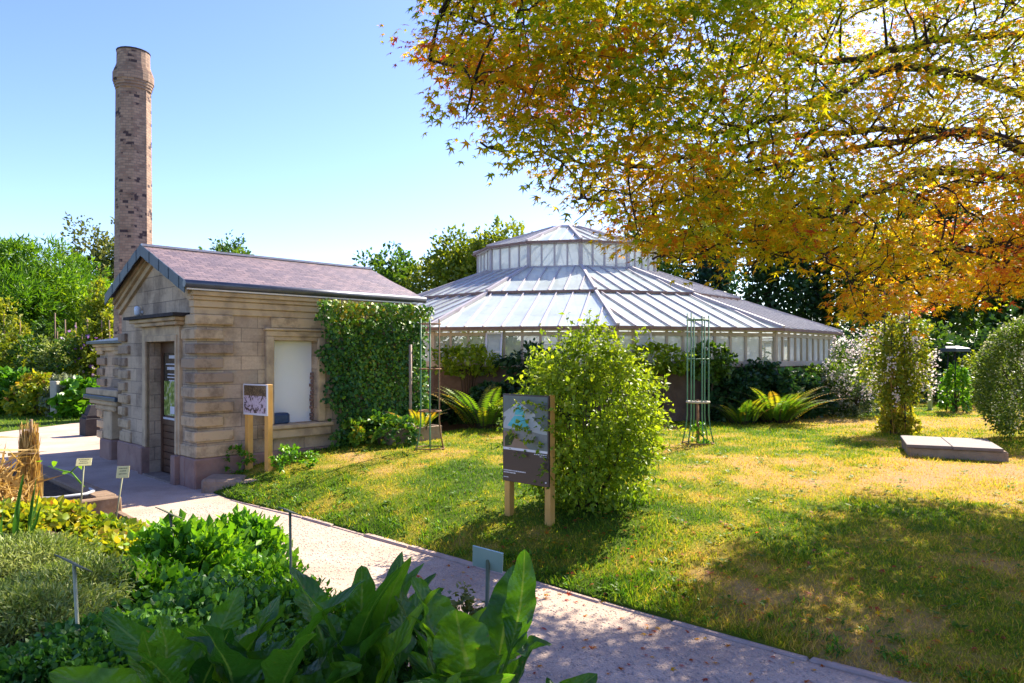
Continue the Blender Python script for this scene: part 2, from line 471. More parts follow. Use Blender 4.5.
def brick_mat():
    m, n, pr, out = newmat('pale_chimney_brick')
    tc = N_(n, 'ShaderNodeTexCoord')
    br = N_(n, 'ShaderNodeTexBrick')
    n.links.new(tc.outputs['UV'], br.inputs['Vector'])
    br.inputs['Scale'].default_value = 1
    br.inputs['Brick Width'].default_value = .17
    br.inputs['Row Height'].default_value = .08
    br.inputs['Mortar Size'].default_value = .008
    br.inputs['Bias'].default_value = -.25
    br.inputs['Color1'].default_value = (.40, .265, .185, 1)
    br.inputs['Color2'].default_value = (.22, .13, .10, 1)
    br.inputs['Mortar'].default_value = (.25, .19, .145, 1)
    # scattered darker burnt bricks
    vo = N_(n, 'ShaderNodeTexBrick')
    n.links.new(tc.outputs['UV'], vo.inputs['Vector'])
    vo.inputs['Scale'].default_value = 1
    vo.inputs['Brick Width'].default_value = .17
    vo.inputs['Row Height'].default_value = .08
    vo.inputs['Mortar Size'].default_value = 0
    vo.inputs['Color1'].default_value = (0, 0, 0, 1)
    vo.inputs['Color2'].default_value = (1, 1, 1, 1)
    nz = noise(n, 2.2, 4, tc.outputs['UV'])
    ad = N_(n, 'ShaderNodeMath', operation='MULTIPLY'); n.links.new(vo.outputs[0], ad.inputs[0]); n.links.new(nz, ad.inputs[1])
    k = ramp(n, ad.outputs[0], [(0, (0, 0, 0)), (.46, (0, 0, 0)), (.5, (1, 1, 1)), (1, (1, 1, 1))])
    c = mixc(n, k, br.outputs[0], (.075, .05, .05))
    n.links.new(mixc(n, .85, c, ramp(n, noise(n, 2, 7, tc.outputs['UV']), [(.2, (.45, .42, .40)), (.5, (.95, .95, .95)), (1, (1.15, 1.08, 1))]), 'MULTIPLY'), pr.inputs['Base Color'])
    pr.inputs['Roughness'].default_value = .9
    pr.inputs['Specular IOR Level'].default_value = .2
    iv = N_(n, 'ShaderNodeMath', operation='MULTIPLY'); n.links.new(br.outputs['Fac'], iv.inputs[0]); iv.inputs[1].default_value = -1
    bump(n, pr, iv.outputs[0], .5, .02)
    return m
M['brick'] = brick_mat()

def ground_mat(name, lo, mid, hi, s1, s2, bs=.5):
    m, n, pr, out = newmat(name)
    a = noise(n, s1, 8, None, .65)
    b = noise(n, s2, 4)
    c = mixc(n, .55, ramp(n, a, [(.25, lo), (.5, mid), (.75, hi)]), ramp(n, b, [(.2, (.5, .5, .5)), (.5, (1, 1, 1)), (.8, (1.3, 1.3, 1.3))]), 'MULTIPLY')
    n.links.new(c, pr.inputs['Base Color'])
    pr.inputs['Roughness'].default_value = .95
    pr.inputs['Specular IOR Level'].default_value = .15
    bump(n, pr, b, bs, .015)
    return m
M['path'] = ground_mat('gravel_path', (.35, .25, .19), (.48, .36, .275), (.56, .435, .345), 1.3, 60, .7)
M['ground'] = ground_mat('bare_ground', (.05, .06, .02), (.08, .09, .03), (.13, .12, .05), .8, 25)

def lawn_mat():
    m, n, pr, out = newmat('lawn_turf')
    a = N_(n, 'ShaderNodeAttribute', attribute_name='tint')
    f = noise(n, 45, 6)
    ad = N_(n, 'ShaderNodeMath', operation='MULTIPLY_ADD'); n.links.new(f, ad.inputs[0]); ad.inputs[1].default_value = .5; n.links.new(a.outputs['Fac'], ad.inputs[2])
    sb = N_(n, 'ShaderNodeMath', operation='SUBTRACT'); n.links.new(ad.outputs[0], sb.inputs[0]); sb.inputs[1].default_value = .25
    n.links.new(ramp(n, sb.outputs[0], [(0, (.05, .09, .01)), (.3, (.12, .17, .014)), (.52, (.28, .24, .025)), (.75, (.42, .28, .08)), (1, (.42, .28, .13))]), pr.inputs['Base Color'])
    pr.inputs['Roughness'].default_value = .95
    pr.inputs['Specular IOR Level'].default_value = .1
    bump(n, pr, noise(n, 90, 5), .9, .03)
    return m
M['lawn'] = lawn_mat()

def glass_mat(name, white, clear, rough=.18):
    """whitewashed horticultural glass: mostly a thin white film that lets light through, partly clear"""
    m, n, pr, out = newmat(name)
    nz = noise(n, 1.1, 6)
    geo = N_(n, 'ShaderNodeNewGeometry')
    nz2 = noise(n, 6, 5)
    c = mixc(n, 1, ramp(n, nz, [(.25, tuple(x * .8 for x in white)), (.6, white), (1, white)]), ramp(n, geo.outputs['Random Per Island'], [(0, (.82, .86, .85)), (.5, (.97, .98, .98)), (1, (1, 1, 1))]), 'MULTIPLY')
    c = mixc(n, .6, c, ramp(n, nz2, [(.25, (.72, .76, .70)), (.45, (1, 1, 1)), (1, (1, 1, 1))]), 'MULTIPLY')
    n.links.new(c, pr.inputs['Base Color'])
    pr.inputs['Roughness'].default_value = rough
    pr.inputs['Specular IOR Level'].default_value = .6
    tr = N_(n, 'ShaderNodeBsdfTranslucent'); n.links.new(c, tr.inputs[0])
    m1 = N_(n, 'ShaderNodeMixShader'); m1.inputs[0].default_value = .35
    n.links.new(pr.outputs[0], m1.inputs[1]); n.links.new(tr.outputs[0], m1.inputs[2])
    tp = N_(n, 'ShaderNodeBsdfTransparent')
    m2 = N_(n, 'ShaderNodeMixShader'); m2.inputs[0].default_value = clear
    n.links.new(m1.outputs[0], m2.inputs[1]); n.links.new(tp.outputs[0], m2.inputs[2])
    n.links.new(m2.outputs[0], out.inputs[0])
    return m
M['roof_glass'] = glass_mat('whitewashed_roof_glass', (.84, .92, .87), .08, .14)
M['wall_glass'] = glass_mat('hazy_wall_glass', (.78, .81, .81), .16, .1)
M['clear_glass'] = glass_mat('clear_wall_glass', (.62, .68, .64), .52, .05)

def door_glass():
    m, n, pr, out = newmat('door_glass')
    pr.inputs['Base Color'].default_value = (.02, .025, .02, 1)
    pr.inputs['Roughness'].default_value = .04
    pr.inputs['Specular IOR Level'].default_value = 1.0
    pr.inputs['Coat Weight'].default_value = 1.0
    pr.inputs['Coat IOR'].default_value = 2.2
    pr.inputs['Coat Roughness'].default_value = .03
    return m
M['door_glass'] = door_glass()

def horse_mat():
    m, n, pr, out = newmat('horseradish_leaf')
    tc = N_(n, 'ShaderNodeTexCoord')
    sx = N_(n, 'ShaderNodeSeparateXYZ'); n.links.new(tc.outputs['UV'], sx.inputs[0])
    # u in -1..1 over the width, v along; side veins slant up from the midrib
    ab = N_(n, 'ShaderNodeMath', operation='ABSOLUTE'); n.links.new(sx.outputs[0], ab.inputs[0])
    md = N_(n, 'ShaderNodeMath', operation='MULTIPLY_ADD'); n.links.new(ab.outputs[0], md.inputs[0]); md.inputs[1].default_value = -.14; n.links.new(sx.outputs[1], md.inputs[2])
    sc_ = N_(n, 'ShaderNodeMath', operation='MULTIPLY'); n.links.new(md.outputs[0], sc_.inputs[0]); sc_.inputs[1].default_value = 105
    sn = N_(n, 'ShaderNodeMath', operation='SINE'); n.links.new(sc_.outputs[0], sn.inputs[0])
    vein = ramp(n, sn.outputs[0], [(0, (0, 0, 0)), (.86, (0, 0, 0)), (1, (1, 1, 1))])
    rib = ramp(n, ab.outputs[0], [(0, (1, 1, 1)), (.045, (1, 1, 1)), (.09, (0, 0, 0)), (1, (0, 0, 0))])
    a = N_(n, 'ShaderNodeAttribute', attribute_name='tint')
    nz = noise(n, 9, 6)
    base = mixc(n, .8, ramp(n, a.outputs['Fac'], G((.02, .085, .014), (.06, .165, .017), (.15, .30, .02))), ramp(n, nz, [(.2, (.6, .65, .7)), (.55, (1, 1, 1)), (.9, (1.35, 1.25, .9))]), 'MULTIPLY')
    c1 = mixc(n, .22, base, vein, 'ADD')
    c1 = mixc(n, 1, base, mixc(n, 1, vein, (.005, .010, .002), 'MULTIPLY'), 'ADD')
    c1 = mixc(n, ramp(n, noise(n, 26, 4), [(0, (0, 0, 0)), (.68, (0, 0, 0)), (.74, (.8, .8, .8)), (1, (.8, .8, .8))]), c1, (.20, .15, .04))
    c2 = mixc(n, rib, c1, (.13, .22, .05))
    n.links.new(c2, pr.inputs['Base Color'])
    pr.inputs['Roughness'].default_value = .33
    pr.inputs['Specular IOR Level'].default_value = .55
    h = N_(n, 'ShaderNodeMath', operation='MULTIPLY_ADD'); n.links.new(sn.outputs[0], h.inputs[0]); h.inputs[1].default_value = -.18; n.links.new(nz, h.inputs[2])
    h2 = N_(n, 'ShaderNodeMath', operation='MULTIPLY_ADD'); n.links.new(noise(n, 42, 3), h2.inputs[0]); h2.inputs[1].default_value = 1.6; n.links.new(h.outputs[0], h2.inputs[2])
    bump(n, pr, h2.outputs[0], .55, .010)
    tr = N_(n, 'ShaderNodeBsdfTranslucent'); n.links.new(mixc(n, 1, c2, (2.1, 1.9, .5), 'MULTIPLY'), tr.inputs[0])
    mx = N_(n, 'ShaderNodeMixShader'); mx.inputs[0].default_value = .5
    n.links.new(pr.outputs[0], mx.inputs[1]); n.links.new(tr.outputs[0], mx.inputs[2]); n.links.new(mx.outputs[0], out.inputs[0])
    return m
M['horse'] = horse_mat()

def print_mat():
    """the photograph printed on the small panel: brown leaf litter above, pinkish water with dark shapes below"""
    m, n, pr, out = newmat('small_photo_print')
    tc = N_(n, 'ShaderNodeTexCoord')
    sx = N_(n, 'ShaderNodeSeparateXYZ'); n.links.new(tc.outputs['Object'], sx.inputs[0])
    a = ramp(n, noise(n, 45, 4), [(.3, (.03, .018, .01)), (.5, (.12, .075, .035)), (.75, (.32, .22, .12))])
    b = ramp(n, noise(n, 11, 2, None, .5, 1.5), [(.42, (.56, .46, .52)), (.52, (.50, .38, .44)), (.58, (.09, .06, .05)), (1, (.05, .03, .03))])
    z = N_(n, 'ShaderNodeMath', operation='GREATER_THAN'); n.links.new(sx.outputs[2], z.inputs[0]); z.inputs[1].default_value = 1.32
    n.links.new(mixc(n, z.outputs[0], b, a), pr.inputs['Base Color'])
    pr.inputs['Roughness'].default_value = .35
    return m
M['photo_print'] = print_mat()

# ------------------------------------------------------------------ terrain: path border in (c, o) coordinates
E_C = Vector((.7071, -.7071)); E_O = Vector((.7071, .7071))
BC = np.array([-40, -10.6, -9.16, -7.76, -5.9, -4.21, -3.26, -2.06, -1.42, 2, 30.])
BO = np.array([4.14, 4.14, 4.10, 4.24, 4.32, 4.40, 4.42, 4.48, 4.53, 4.8, 6.])
def co(X, Y): return (X - Y) * .7071, (X + Y) * .7071
def xy(c, o): return (c + o) * .7071, (o - c) * .7071
def border(c): return np.interp(c, BC, BO)
def lawn_h(X, Y):
    c, o = co(X, Y)
    d = np.maximum(o - border(c), 0)
    L = np.interp(c, [-10, -6, -3, 0], [1.15, 1.4, 2.0, 2.8])
    return .02 + .46 * (1 - np.exp(-d / L)) + .02 * (vnoise(X * .8, Y * .8, 3) - .5)
def lz(X, Y): return float(lawn_h(np.array([X]), np.array([Y]))[0])
def lawn_at(px, py):
    """where the view ray of a point seen on the lawn meets the lawn surface"""
    Y = np.linspace(2.5, 40, 4000); X = (px - CX) / F * Y; Z = EYE - (py - HY) / F * Y
    i = np.argmax(Z - lawn_h(X, Y) < 0)
    return Vector((X[i], Y[i], lz(X[i], Y[i])))
def dry(X, Y):
    a = vnoise(X * .45 + 3, Y * .45, 5) * .38 + vnoise(X * 1.3, Y * 1.3, 6) * .32 + vnoise(X * 4, Y * 4, 7) * .3
    b = .345 + 1.7 * (a - .42) + np.clip((X - 2) * .05, -.17, .14)
    b += np.where(Y > 11.5, -.12, 0)
    return np.clip(b, 0, 1)

def sheet(name, pts, z, mat):
    b = MB(); b.face([(x, y, z) for x, y in pts]); o = b.build(name, mat); o['kind'] = 'structure'; return o
g = sheet('ground', [(-1500, -200), (1500, -200), (1500, 2500), (-1500, 2500)], -.03, M['ground'])

cs = np.concatenate([np.linspace(-23.5, -10.6, 8), BC[2:-1], np.array([8.])])
b = MB()
vv = []
for c in np.arange(-10.6, 8, .6):
    vv.append((c, 2.55, border(c)))
for (c0, a0, b0), (c1, a1, b1) in zip(vv, vv[1:]):
    b.face([(*xy(c0, a0), .004), (*xy(c1, a1), .004), (*xy(c1, b1 + .03), .004), (*xy(c0, b0 + .03), .004)])
b.face([(*xy(-10.6, 2.55), .004), (*xy(-10.6, 4.6), .004), (*xy(-13, 6.5), .004), (*xy(-18, 9), .004), (*xy(-23.4, 9), .004), (*xy(-23.4, 2.2), .004)])
path = b.build('path', M['path']); path['kind'] = 'structure'
left_lawn_pts = [(-16, 13), (-12.75, 17.8), (-12.1, 22), (-9, 26), (-20, 34), (-40, 34), (-40, 13)]

# lawn terrain (curved sheet from the path border to far behind the glasshouse)
cc = np.concatenate([np.linspace(-10.62, 4, 140), np.linspace(4.3, 24, 30)])
dd = np.concatenate([np.array([0, .001]), np.linspace(.06, 9, 110), np.linspace(9.4, 42, 40)])
CC, DD = np.meshgrid(cc, dd, indexing='ij')
OO = border(CC) + DD
X_, Y_ = xy(CC, OO)
Z_ = lawn_h(X_, Y_)
Z_[:, 0] = -.05
V = np.stack([X_, Y_, Z_], -1).reshape(-1, 3)
ni, nj = CC.shape
I = np.arange(ni * nj).reshape(ni, nj)
Q = np.stack([I[:-1, :-1], I[1:, :-1], I[1:, 1:], I[:-1, 1:]], -1).reshape(-1, 4)
lawn = np_mesh('lawn', V, Q, dry(V[:, 0], V[:, 1]), M['lawn'], smooth=True)
lawn['kind'] = 'structure'
b = MB(); b.face([(*p, .006) for p in left_lawn_pts])
ll = b.build('lawn', M['lawn']); ll['kind'] = 'structure'
a_ = ll.data.attributes.new('tint', 'FLOAT', 'POINT')
for d_ in a_.data: d_.value = .12

# edging stones along the path
b = MB()
c = -9.3
while c < 6:
    ln = random.uniform(.55, 1.0)
    c1 = c + ln - .012
    p0 = Vector((*xy(c, border(c)), 0)); p1 = Vector((*xy(c1, border(c1)), 0))
    d = (p1 - p0); L_ = d.length
    ang = math.atan2(d.y, d.x)
    hz = .024 + random.uniform(-.012, .012)
    b.box(0, L_, -.045, .045, -.1, hz, .012, 0, Matrix.Translation(p0) @ Matrix.Rotation(ang + random.uniform(-.012, .012), 4, 'Z'), .004)
    c += ln
ed = b.build('path_edging', M['kerb']); ed['kind'] = 'structure'

# foreground bed soil (banked up towards the viewer) and raised bed soil
def bz(X, Y):
    o = (X + Y) * .7071
    t = min(max((2.5 - o) / 1.5, 0), 1)
    return .03 + .46 * t * t * (3 - 2 * t)
b = MB()
for c0 in np.arange(-9.4, 5.5, .5):
    for o0 in list(np.arange(.4, 2.55, .18)) + [-9]:
        o1 = .4 if o0 == -9 else min(o0 + .18, 2.56)
        b.face([(*xy(c, o), bz(*xy(c, o))) for c, o in ((c0, o0), (c0 + .5, o0), (c0 + .5, o1), (c0, o1))])
bmesh.ops.remove_doubles(b.bm, verts=b.bm.verts, dist=.001)
bs = b.build('bed_soil', M['soil']); bs['kind'] = 'structure'
b = MB(); b.face([(*xy(-9.55, 2.5), .16), (*xy(-13.4, 2.5), .16), (*xy(-13.4, -6), .16), (*xy(-9.55, -6), .16)])
rs = b.build('raised_bed_soil', M['soil']); rs['kind'] = 'structure'

# grass blades
def grass(name, Pn, hmin, hmax, wd, tint, mat=M['grass']):
    n = len(Pn)
    D = np.stack([RNG.normal(0, .45, n), RNG.normal(0, .45, n), np.ones(n)], -1)
    Nn = rdir(n) * np.array([1, 1, .1])
    return cloud(name, mat, (np.array([(-.5, 0, 0), (.5, 0, 0), (0, 1, .25)]), np.array([(0, 1, 2)])), Pn, D, Nn,
                 RNG.uniform(hmin, hmax, n), tint, None, wd)
n = 420000
u = RNG.uniform(-.95, .95, n); Yg = 3.4 * (24 / 3.4) ** (RNG.random(n) ** .92)
Xg = u * Yg
c_, o_ = co(Xg, Yg)
ok = (o_ - border(c_) > .0) & (c_ > -10.5)
gx, gy = Xg - 1.76, Yg - 23
ok &= (gx * gx + gy * gy > 7.8 ** 2)
Xg, Yg = Xg[ok], Yg[ok]
dr = dry(Xg, Yg)
keep = RNG.random(len(Xg)) < np.clip(1.25 - .75 * dr, .3, 1)
Xg, Yg, dr = Xg[keep], Yg[keep], dr[keep]
dist = np.hypot(Xg, Yg)
edge = np.clip((co(Xg, Yg)[1] - border(co(Xg, Yg)[0])) / .5, 0, 1)
tall = np.where(vnoise(Xg * 2.2, Yg * 2.2, 9) > .74, 1.5, 1.0)
Pn = np.stack([Xg, Yg, lawn_h(Xg, Yg) - .004], -1)
hh = RNG.uniform(.022, .06, len(Xg)) * (1 - .35 * dr) * tall * (1 + .35 * (1 - edge))
D = np.stack([RNG.normal(0, .55, len(Xg)), RNG.normal(0, .55, len(Xg)), np.ones(len(Xg))], -1)
gr = cloud('grass', M['grass'], (np.array([(-.5, 0, 0), (.5, 0, 0), (0, 1, .25)]), np.array([(0, 1, 2)])), Pn, D, rdir(len(Xg)) * np.array([1, 1, .1]),
           hh, np.clip(dr + RNG.normal(0, .2, len(Xg)), 0, 1), None, (.004 + .0009 * dist) / hh)
tag(gr, 'short mown grass with dry straw patches on the lawn', 'grass', kind='stuff')
# rough green weeds in tufts along the edge of the lawn
n = 110
cw = RNG.uniform(-9.2, -.5, n); dw = np.abs(RNG.normal(0, .22, n)) + .05
xw, yw = xy(cw, border(cw) + dw)
k = 16
PX = np.repeat(xw, k) + RNG.normal(0, .03, n * k); PY = np.repeat(yw, k) + RNG.normal(0, .03, n * k)
Pn = np.stack([PX, PY, lawn_h(PX, PY)], -1)
D = np.stack([RNG.normal(0, .8, n * k), RNG.normal(0, .8, n * k), np.full(n * k, .8)], -1)
o = cloud('weeds', M['lush'], T_STRIP, Pn, D, np.tile([0, 0, 1.], (n * k, 1)) + rdir(n * k) * .3, RNG.uniform(.03, .07, n * k), RNG.random(n * k))
tag(o, 'low green weeds and grass tufts along the lawn edge beside the path', 'weeds', kind='stuff')
# clover and plantain rosettes scattered through the turf
n = 420
cw = RNG.uniform(-9.5, 3, n); dw = RNG.random(n) ** 1.3 * 6 + .1
xw, yw = xy(cw, border(cw) + dw); k = 9
PX = np.repeat(xw, k) + RNG.normal(0, .025, n * k); PY = np.repeat(yw, k) + RNG.normal(0, .025, n * k)
ag = RNG.uniform(0, 2 * PI, n * k)
o = cloud('weeds', M['grass'], T_LENS, np.stack([PX, PY, lawn_h(PX, PY) + .015], -1), np.stack([np.cos(ag), np.sin(ag), RNG.uniform(.1, .7, n * k)], -1), np.tile([0, 0, 1.], (n * k, 1)) + rdir(n * k) * .2, RNG.uniform(.025, .06, n * k), RNG.random(n * k) * .3)
tag(o, 'small broad-leaved weeds scattered through the lawn turf', 'weeds', kind='stuff')
# grass of the far left lawn
n = 9000
y_ = RNG.uniform(15, 30, n); x_ = np.interp(y_, [13, 17.8, 22, 26, 34], [-16, -12.75, -12.1, -9, -20]) - RNG.random(n) * 9
o = grass('grass', np.stack([x_, y_, np.full(n, .004)], -1), .05, .1, np.full(n, .35), np.clip(RNG.normal(.2, .1, n), 0, 1))
tag(o, 'bright green mown grass beyond the paved yard at far left', 'grass', kind='stuff')
# pebbles and fallen leaves on the path
n = 9000
c_ = RNG.uniform(-9.3, 1.5, n); o_ = 2.6 + RNG.random(n) * (border(c_) - 2.68)
x_, y_ = xy(c_, o_)
Pn = np.stack([x_, y_, np.full(n, .006)], -1)
T_PEB = (np.array([(-.5, -.4, 0), (.5, -.4, 0), (.5, .4, 0), (-.5, .4, 0), (0, 0, .5)]), np.array([(0, 1, 4), (1, 2, 4), (2, 3, 4), (3, 0, 4)]))
o = cloud('gravel', M['gravel_dot'], T_PEB, Pn, rdir(n) * np.array([1, 1, 0.02]), np.tile([0, 0, 1.], (n, 1)), RNG.uniform(.006, .02, n), RNG.random(n))
tag(o, 'loose fine gravel scattered over the beige path', 'gravel', kind='stuff')
n = 1100
c_ = RNG.uniform(-5, 3, n); o_ = border(c_) + RNG.normal(.5, 1.2, n)
x_, y_ = xy(c_, o_)
zz = np.where(o_ > border(c_) + .05, lawn_h(x_, y_) + .02, .012)
o = cloud('leaves', M['maple'], T_STAR, np.stack([x_, y_, zz], -1), rdir(n) * np.array([1, 1, .15]), np.tile([0, 0, 1.], (n, 1)) + rdir(n) * .4, RNG.uniform(.025, .05, n), RNG.uniform(.5, 1, n))
tag(o, 'fallen brown maple leaves lying on path and lawn', 'fallen leaves', kind='stuff')

# ------------------------------------------------------------------ pavilion
A = Vector((-4.5, 10.29, 0)); HA = math.atan2(.7155, .6986)
L, Wd = 3.87, 3.2
house = empty('stone_pavilion', A, HA, 'small sandstone pavilion with purple slate gable roof beside the path', 'building')
Wz = 2.86; RZ = 3.60
def cells(b, fn, us, zs, holes):
    for u0, u1 in zip(us, us[1:]):
        for z0, z1 in zip(zs, zs[1:]):
            if any(h[0] <= u0 and u1 <= h[1] and h[2] <= z0 and z1 <= h[3] for h in holes): continue
            b.face([fn(u0, z0), fn(u1, z0), fn(u1, z1), fn(u0, z1)])
b = MB()
cells(b, lambda u, z: (u, 0, z), [0, 1.16, 1.92, L], [-.05, .84, 2.14, Wz], [(1.16, 1.92, .84, 2.14)])
cells(b, lambda u, z: (0, u, z), [0, .66, 1.87, Wd], [-.05, 2.12, 2.6], [(.66, 1.87, -.05, 2.12)])
b.face([(0, 0, 2.6), (0, Wd, 2.6), (0, Wd, Wz), (0, Wd / 2, RZ), (0, 0, Wz)])
b.face([(L, 0, -.05), (L, Wd, -.05), (L, Wd, Wz), (L, Wd / 2, RZ), (L, 0, Wz)])
b.face([(0, Wd, -.05), (L, Wd, -.05), (L, Wd, Wz), (0, Wd, Wz)])
# reveals
for (u0, u1, z0, z1) in ((1.16, 1.92, .84, 2.14),):
    b.face([(u0, 0, z0), (u0, .2, z0), (u0, .2, z1), (u0, 0, z1)]); b.face([(u1, 0, z0), (u1, .2, z0), (u1, .2, z1), (u1, 0, z1)])
    b.face([(u0, 0, z1), (u1, 0, z1), (u1, .2, z1), (u0, .2, z1)]); b.face([(u0, 0, z0), (u1, 0, z0), (u1, .2, z0), (u0, .2, z0)])
for (u0, u1, z0, z1) in ((.66, 1.87, -.05, 2.12),):
    b.face([(0, u0, z0), (.42, u0, z0), (.42, u0, z1), (0, u0, z1)]); b.face([(0, u1, z0), (.42, u1, z0), (.42, u1, z1), (0, u1, z1)])
    b.face([(0, u0, z1), (0, u1, z1), (.42, u1, z1), (.42, u0, z1)])
b.build('wall', M['stone'], house)
# plinth
b = MB()
b.box(-.06, L + .05, -.06, .3, -.06, .43, .018)
b.box(-.06, .3, .302, .50, -.06, .43, .018)
b.box(-.06, .3, 2.03, Wd + .05, -.06, .43, .018)
b.build('plinth', M['plinth'], house)
# quoins
b = MB()
b.box(-.03, .6, -.03, .56, .433, .605, .012)
for i in range(1, 10):
    z0 = .43 + .21 * i
    a_, c_ = (.36, .44) if i % 2 == 0 else (.51, .30)
    b.box(-.06, a_, -.06, c_, z0 + .032, z0 + .178, .012)
b.build('quoins', M['quoin'], house)
b = MB()
for i in range(1, 9):
    z0 = .43 + .21 * i
    c_ = .44 if i % 2 else .30
    b.box(-.05, .3, Wd - c_, Wd + .05, z0 + .032, z0 + .178, .012)
b.box(-.03, .3, Wd - .5, Wd + .03, .433, .605, .012)
b.build('quoins', M['quoin'], house)
# cornice along the eaves
b = MB()
for (z0, z1, p) in ((2.50, 2.60, .03), (2.602, 2.70, .055), (2.702, 2.76, .085), (2.762, 2.83, .12)):
    b.box(-.04 - p * .6, L, -p, .1, z0, z1, .008)
b.build('cornice', M['trim'], house)
# raking cornice of the gable
b = MB()
sl_ = (RZ - Wz) / (Wd / 2)
def rake(off0, off1, p, y0=-.02):
    for sgn in (1, -1):
        def q(y, o): return Vector((0, y if sgn == 1 else Wd - y, Wz + y * sl_ - o))
        b.prism([q(y0, off0), q(Wd / 2, off0), q(Wd / 2, off1), q(y0, off1)], (-p, 0, 0))
rake(-.03, .07, .14); rake(.072, .14, .10); rake(.142, .24, .05)
b.build('gable_cornice', M['trim'], house)
# door surround
b = MB()
for (w0, p, top) in ((.13, .05, 2.36), (.065, .07, 2.22)):
    y0, y1 = .66, 1.87
    b.box(-p, .05, y0 - w0, y0 - .002, .435 if w0 > .1 else .436, top, .008)
    b.box(-p, .05, y1 + .002, y1 + w0 + (.06 if w0 > .1 else 0), .435 if w0 > .1 else .436, top, .008)
    b.box(-p, .05, y0 - .001, y1 + .001, 2.122, top, .008)
b.build('door_surround', M['trim'], house)
b = MB()
b.box(-.13, .05, .502, .658, -.06, .432, .012); b.build('door_base', M['plinth'], house)
b = MB(); b.box(-.13, .05, 1.872, 2.028, -.06, .432, .012); b.build('door_base', M['plinth'], house)
b = MB()
b.box(-.13, .05, .44, 2.18, 2.362, 2.42, .01); b.box(-.18, .05, .36, 2.28, 2.422, 2.48, .012)
b.build('door_hood', M['trim'], house)
b = MB()
b.prism([(-.24, .26, 2.482), (-.24, 2.36, 2.482), (-.24, 2.36, 2.53), (-.24, .26, 2.53)], (.26, 0, 0))
b.build('hood_cover', M['darkstone'], house)
# door leaf
x0 = .17
b = MB()
b.box(x0, x0 + .05, .665, .74, .03, 2.118); b.box(x0, x0 + .05, 1.79, 1.865, .03, 2.118)
b.box(x0 + .001, x0 + .05, .742, 1.788, 1.95, 2.117); b.box(x0 + .001, x0 + .05, .742, 1.788, .80, .88)
for k in range(7):
    z = .03 + k * .11
    b.box(x0 + .012, x0 + .05, .742, 1.788, z, z + .104, .008)
door = b.build('door', M['brownwood'], house)
b = MB(); b.box(x0 + .02, x0 + .03, .742, 1.788, .882, 1.948)
gp_ = b.build('pane', M['door_glass'], door)
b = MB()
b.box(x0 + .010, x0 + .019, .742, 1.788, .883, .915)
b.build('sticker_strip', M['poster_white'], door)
M['reflection_print'] = plain('reflection_print', [(0, (.02, .05, .01)), (.42, (.10, .17, .02)), (.55, (.36, .42, .08)), (.62, (.55, .50, .45)), (1, (.62, .56, .55))], 11, .3, .5, bmp=0)  # poster colour: green blotches paint in the foliage reflected by the door pane
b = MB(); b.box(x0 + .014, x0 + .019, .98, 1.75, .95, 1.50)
b.build('reflection_poster', M['reflection_print'], door)
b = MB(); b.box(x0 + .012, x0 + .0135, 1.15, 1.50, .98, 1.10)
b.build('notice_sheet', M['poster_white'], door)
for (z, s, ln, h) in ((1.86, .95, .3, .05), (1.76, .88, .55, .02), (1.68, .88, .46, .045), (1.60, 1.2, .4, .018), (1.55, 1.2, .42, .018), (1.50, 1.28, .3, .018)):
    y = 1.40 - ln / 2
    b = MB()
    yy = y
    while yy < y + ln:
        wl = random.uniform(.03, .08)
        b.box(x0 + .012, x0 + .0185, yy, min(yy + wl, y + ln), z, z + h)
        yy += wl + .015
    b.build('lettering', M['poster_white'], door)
b = MB(); b.tube([(x0 - .05, .72, .98), (x0 - .05, .82, .98)], .012, 6); b.tube([(x0 - .05, .72, .98), (x0 + .01, .72, .98)], .01, 6)
b.build('handle', M['zinc'], door)
b = MB(); b.box(-.12, .17, .68, 1.85, -.05, .028, .01)
b.build('door_step', M['block'], house)
# lamp on the gable
b = MB(); b.lathe([(.03, 2.56), (.045, 2.575), (.05, 2.66), (.042, 2.70), (.02, 2.715)], 12, (-.08, 2.18)); b.box(-.05, .02, 2.16, 2.20, 2.60, 2.64)
b.build('wall_lamp', M['lamp_white'], house)
# window
b = MB()
b.box(-.001 + 1.03, 1.158, -.05, .05, .842, 2.20, .01); b.box(1.922, 2.05, -.05, .05, .842, 2.20, .01)
b.box(1.03, 2.05, -.05, .05, 2.202, 2.29, .01); b.box(1.0, 2.08, -.075, .05, 2.292, 2.33, .01)
b.box(1.159, 1.921, -.03, .05, 2.142, 2.2005, .004)
b.build('window_surround', M['trim'], house)
b = MB(); b.box(.98, 2.16, -.13, .19, .77, .836, .012); b.box(1.0, 2.14, -.09, .05, .62, .768, .02)
b.build('window_sill', M['trim'], house)
b = MB(); b.box(1.162, 1.918, .17, .19, .838, 2.138)
b.build('window_board', M['white_panel'], house)
b = MB()
for k in range(13):
    z = .86 + k * .06
    b.box(1.918 - random.uniform(.02, .05), 1.925, .10, .168, z, z + .05, .006)
b.build('broken_brick_edge', M['rust_edge'], house)
b = MB(); b.box(1.12, 2.3, -.035, .05, 2.335, 2.495, .01)
b.build('lintel', M['quoin'], house)
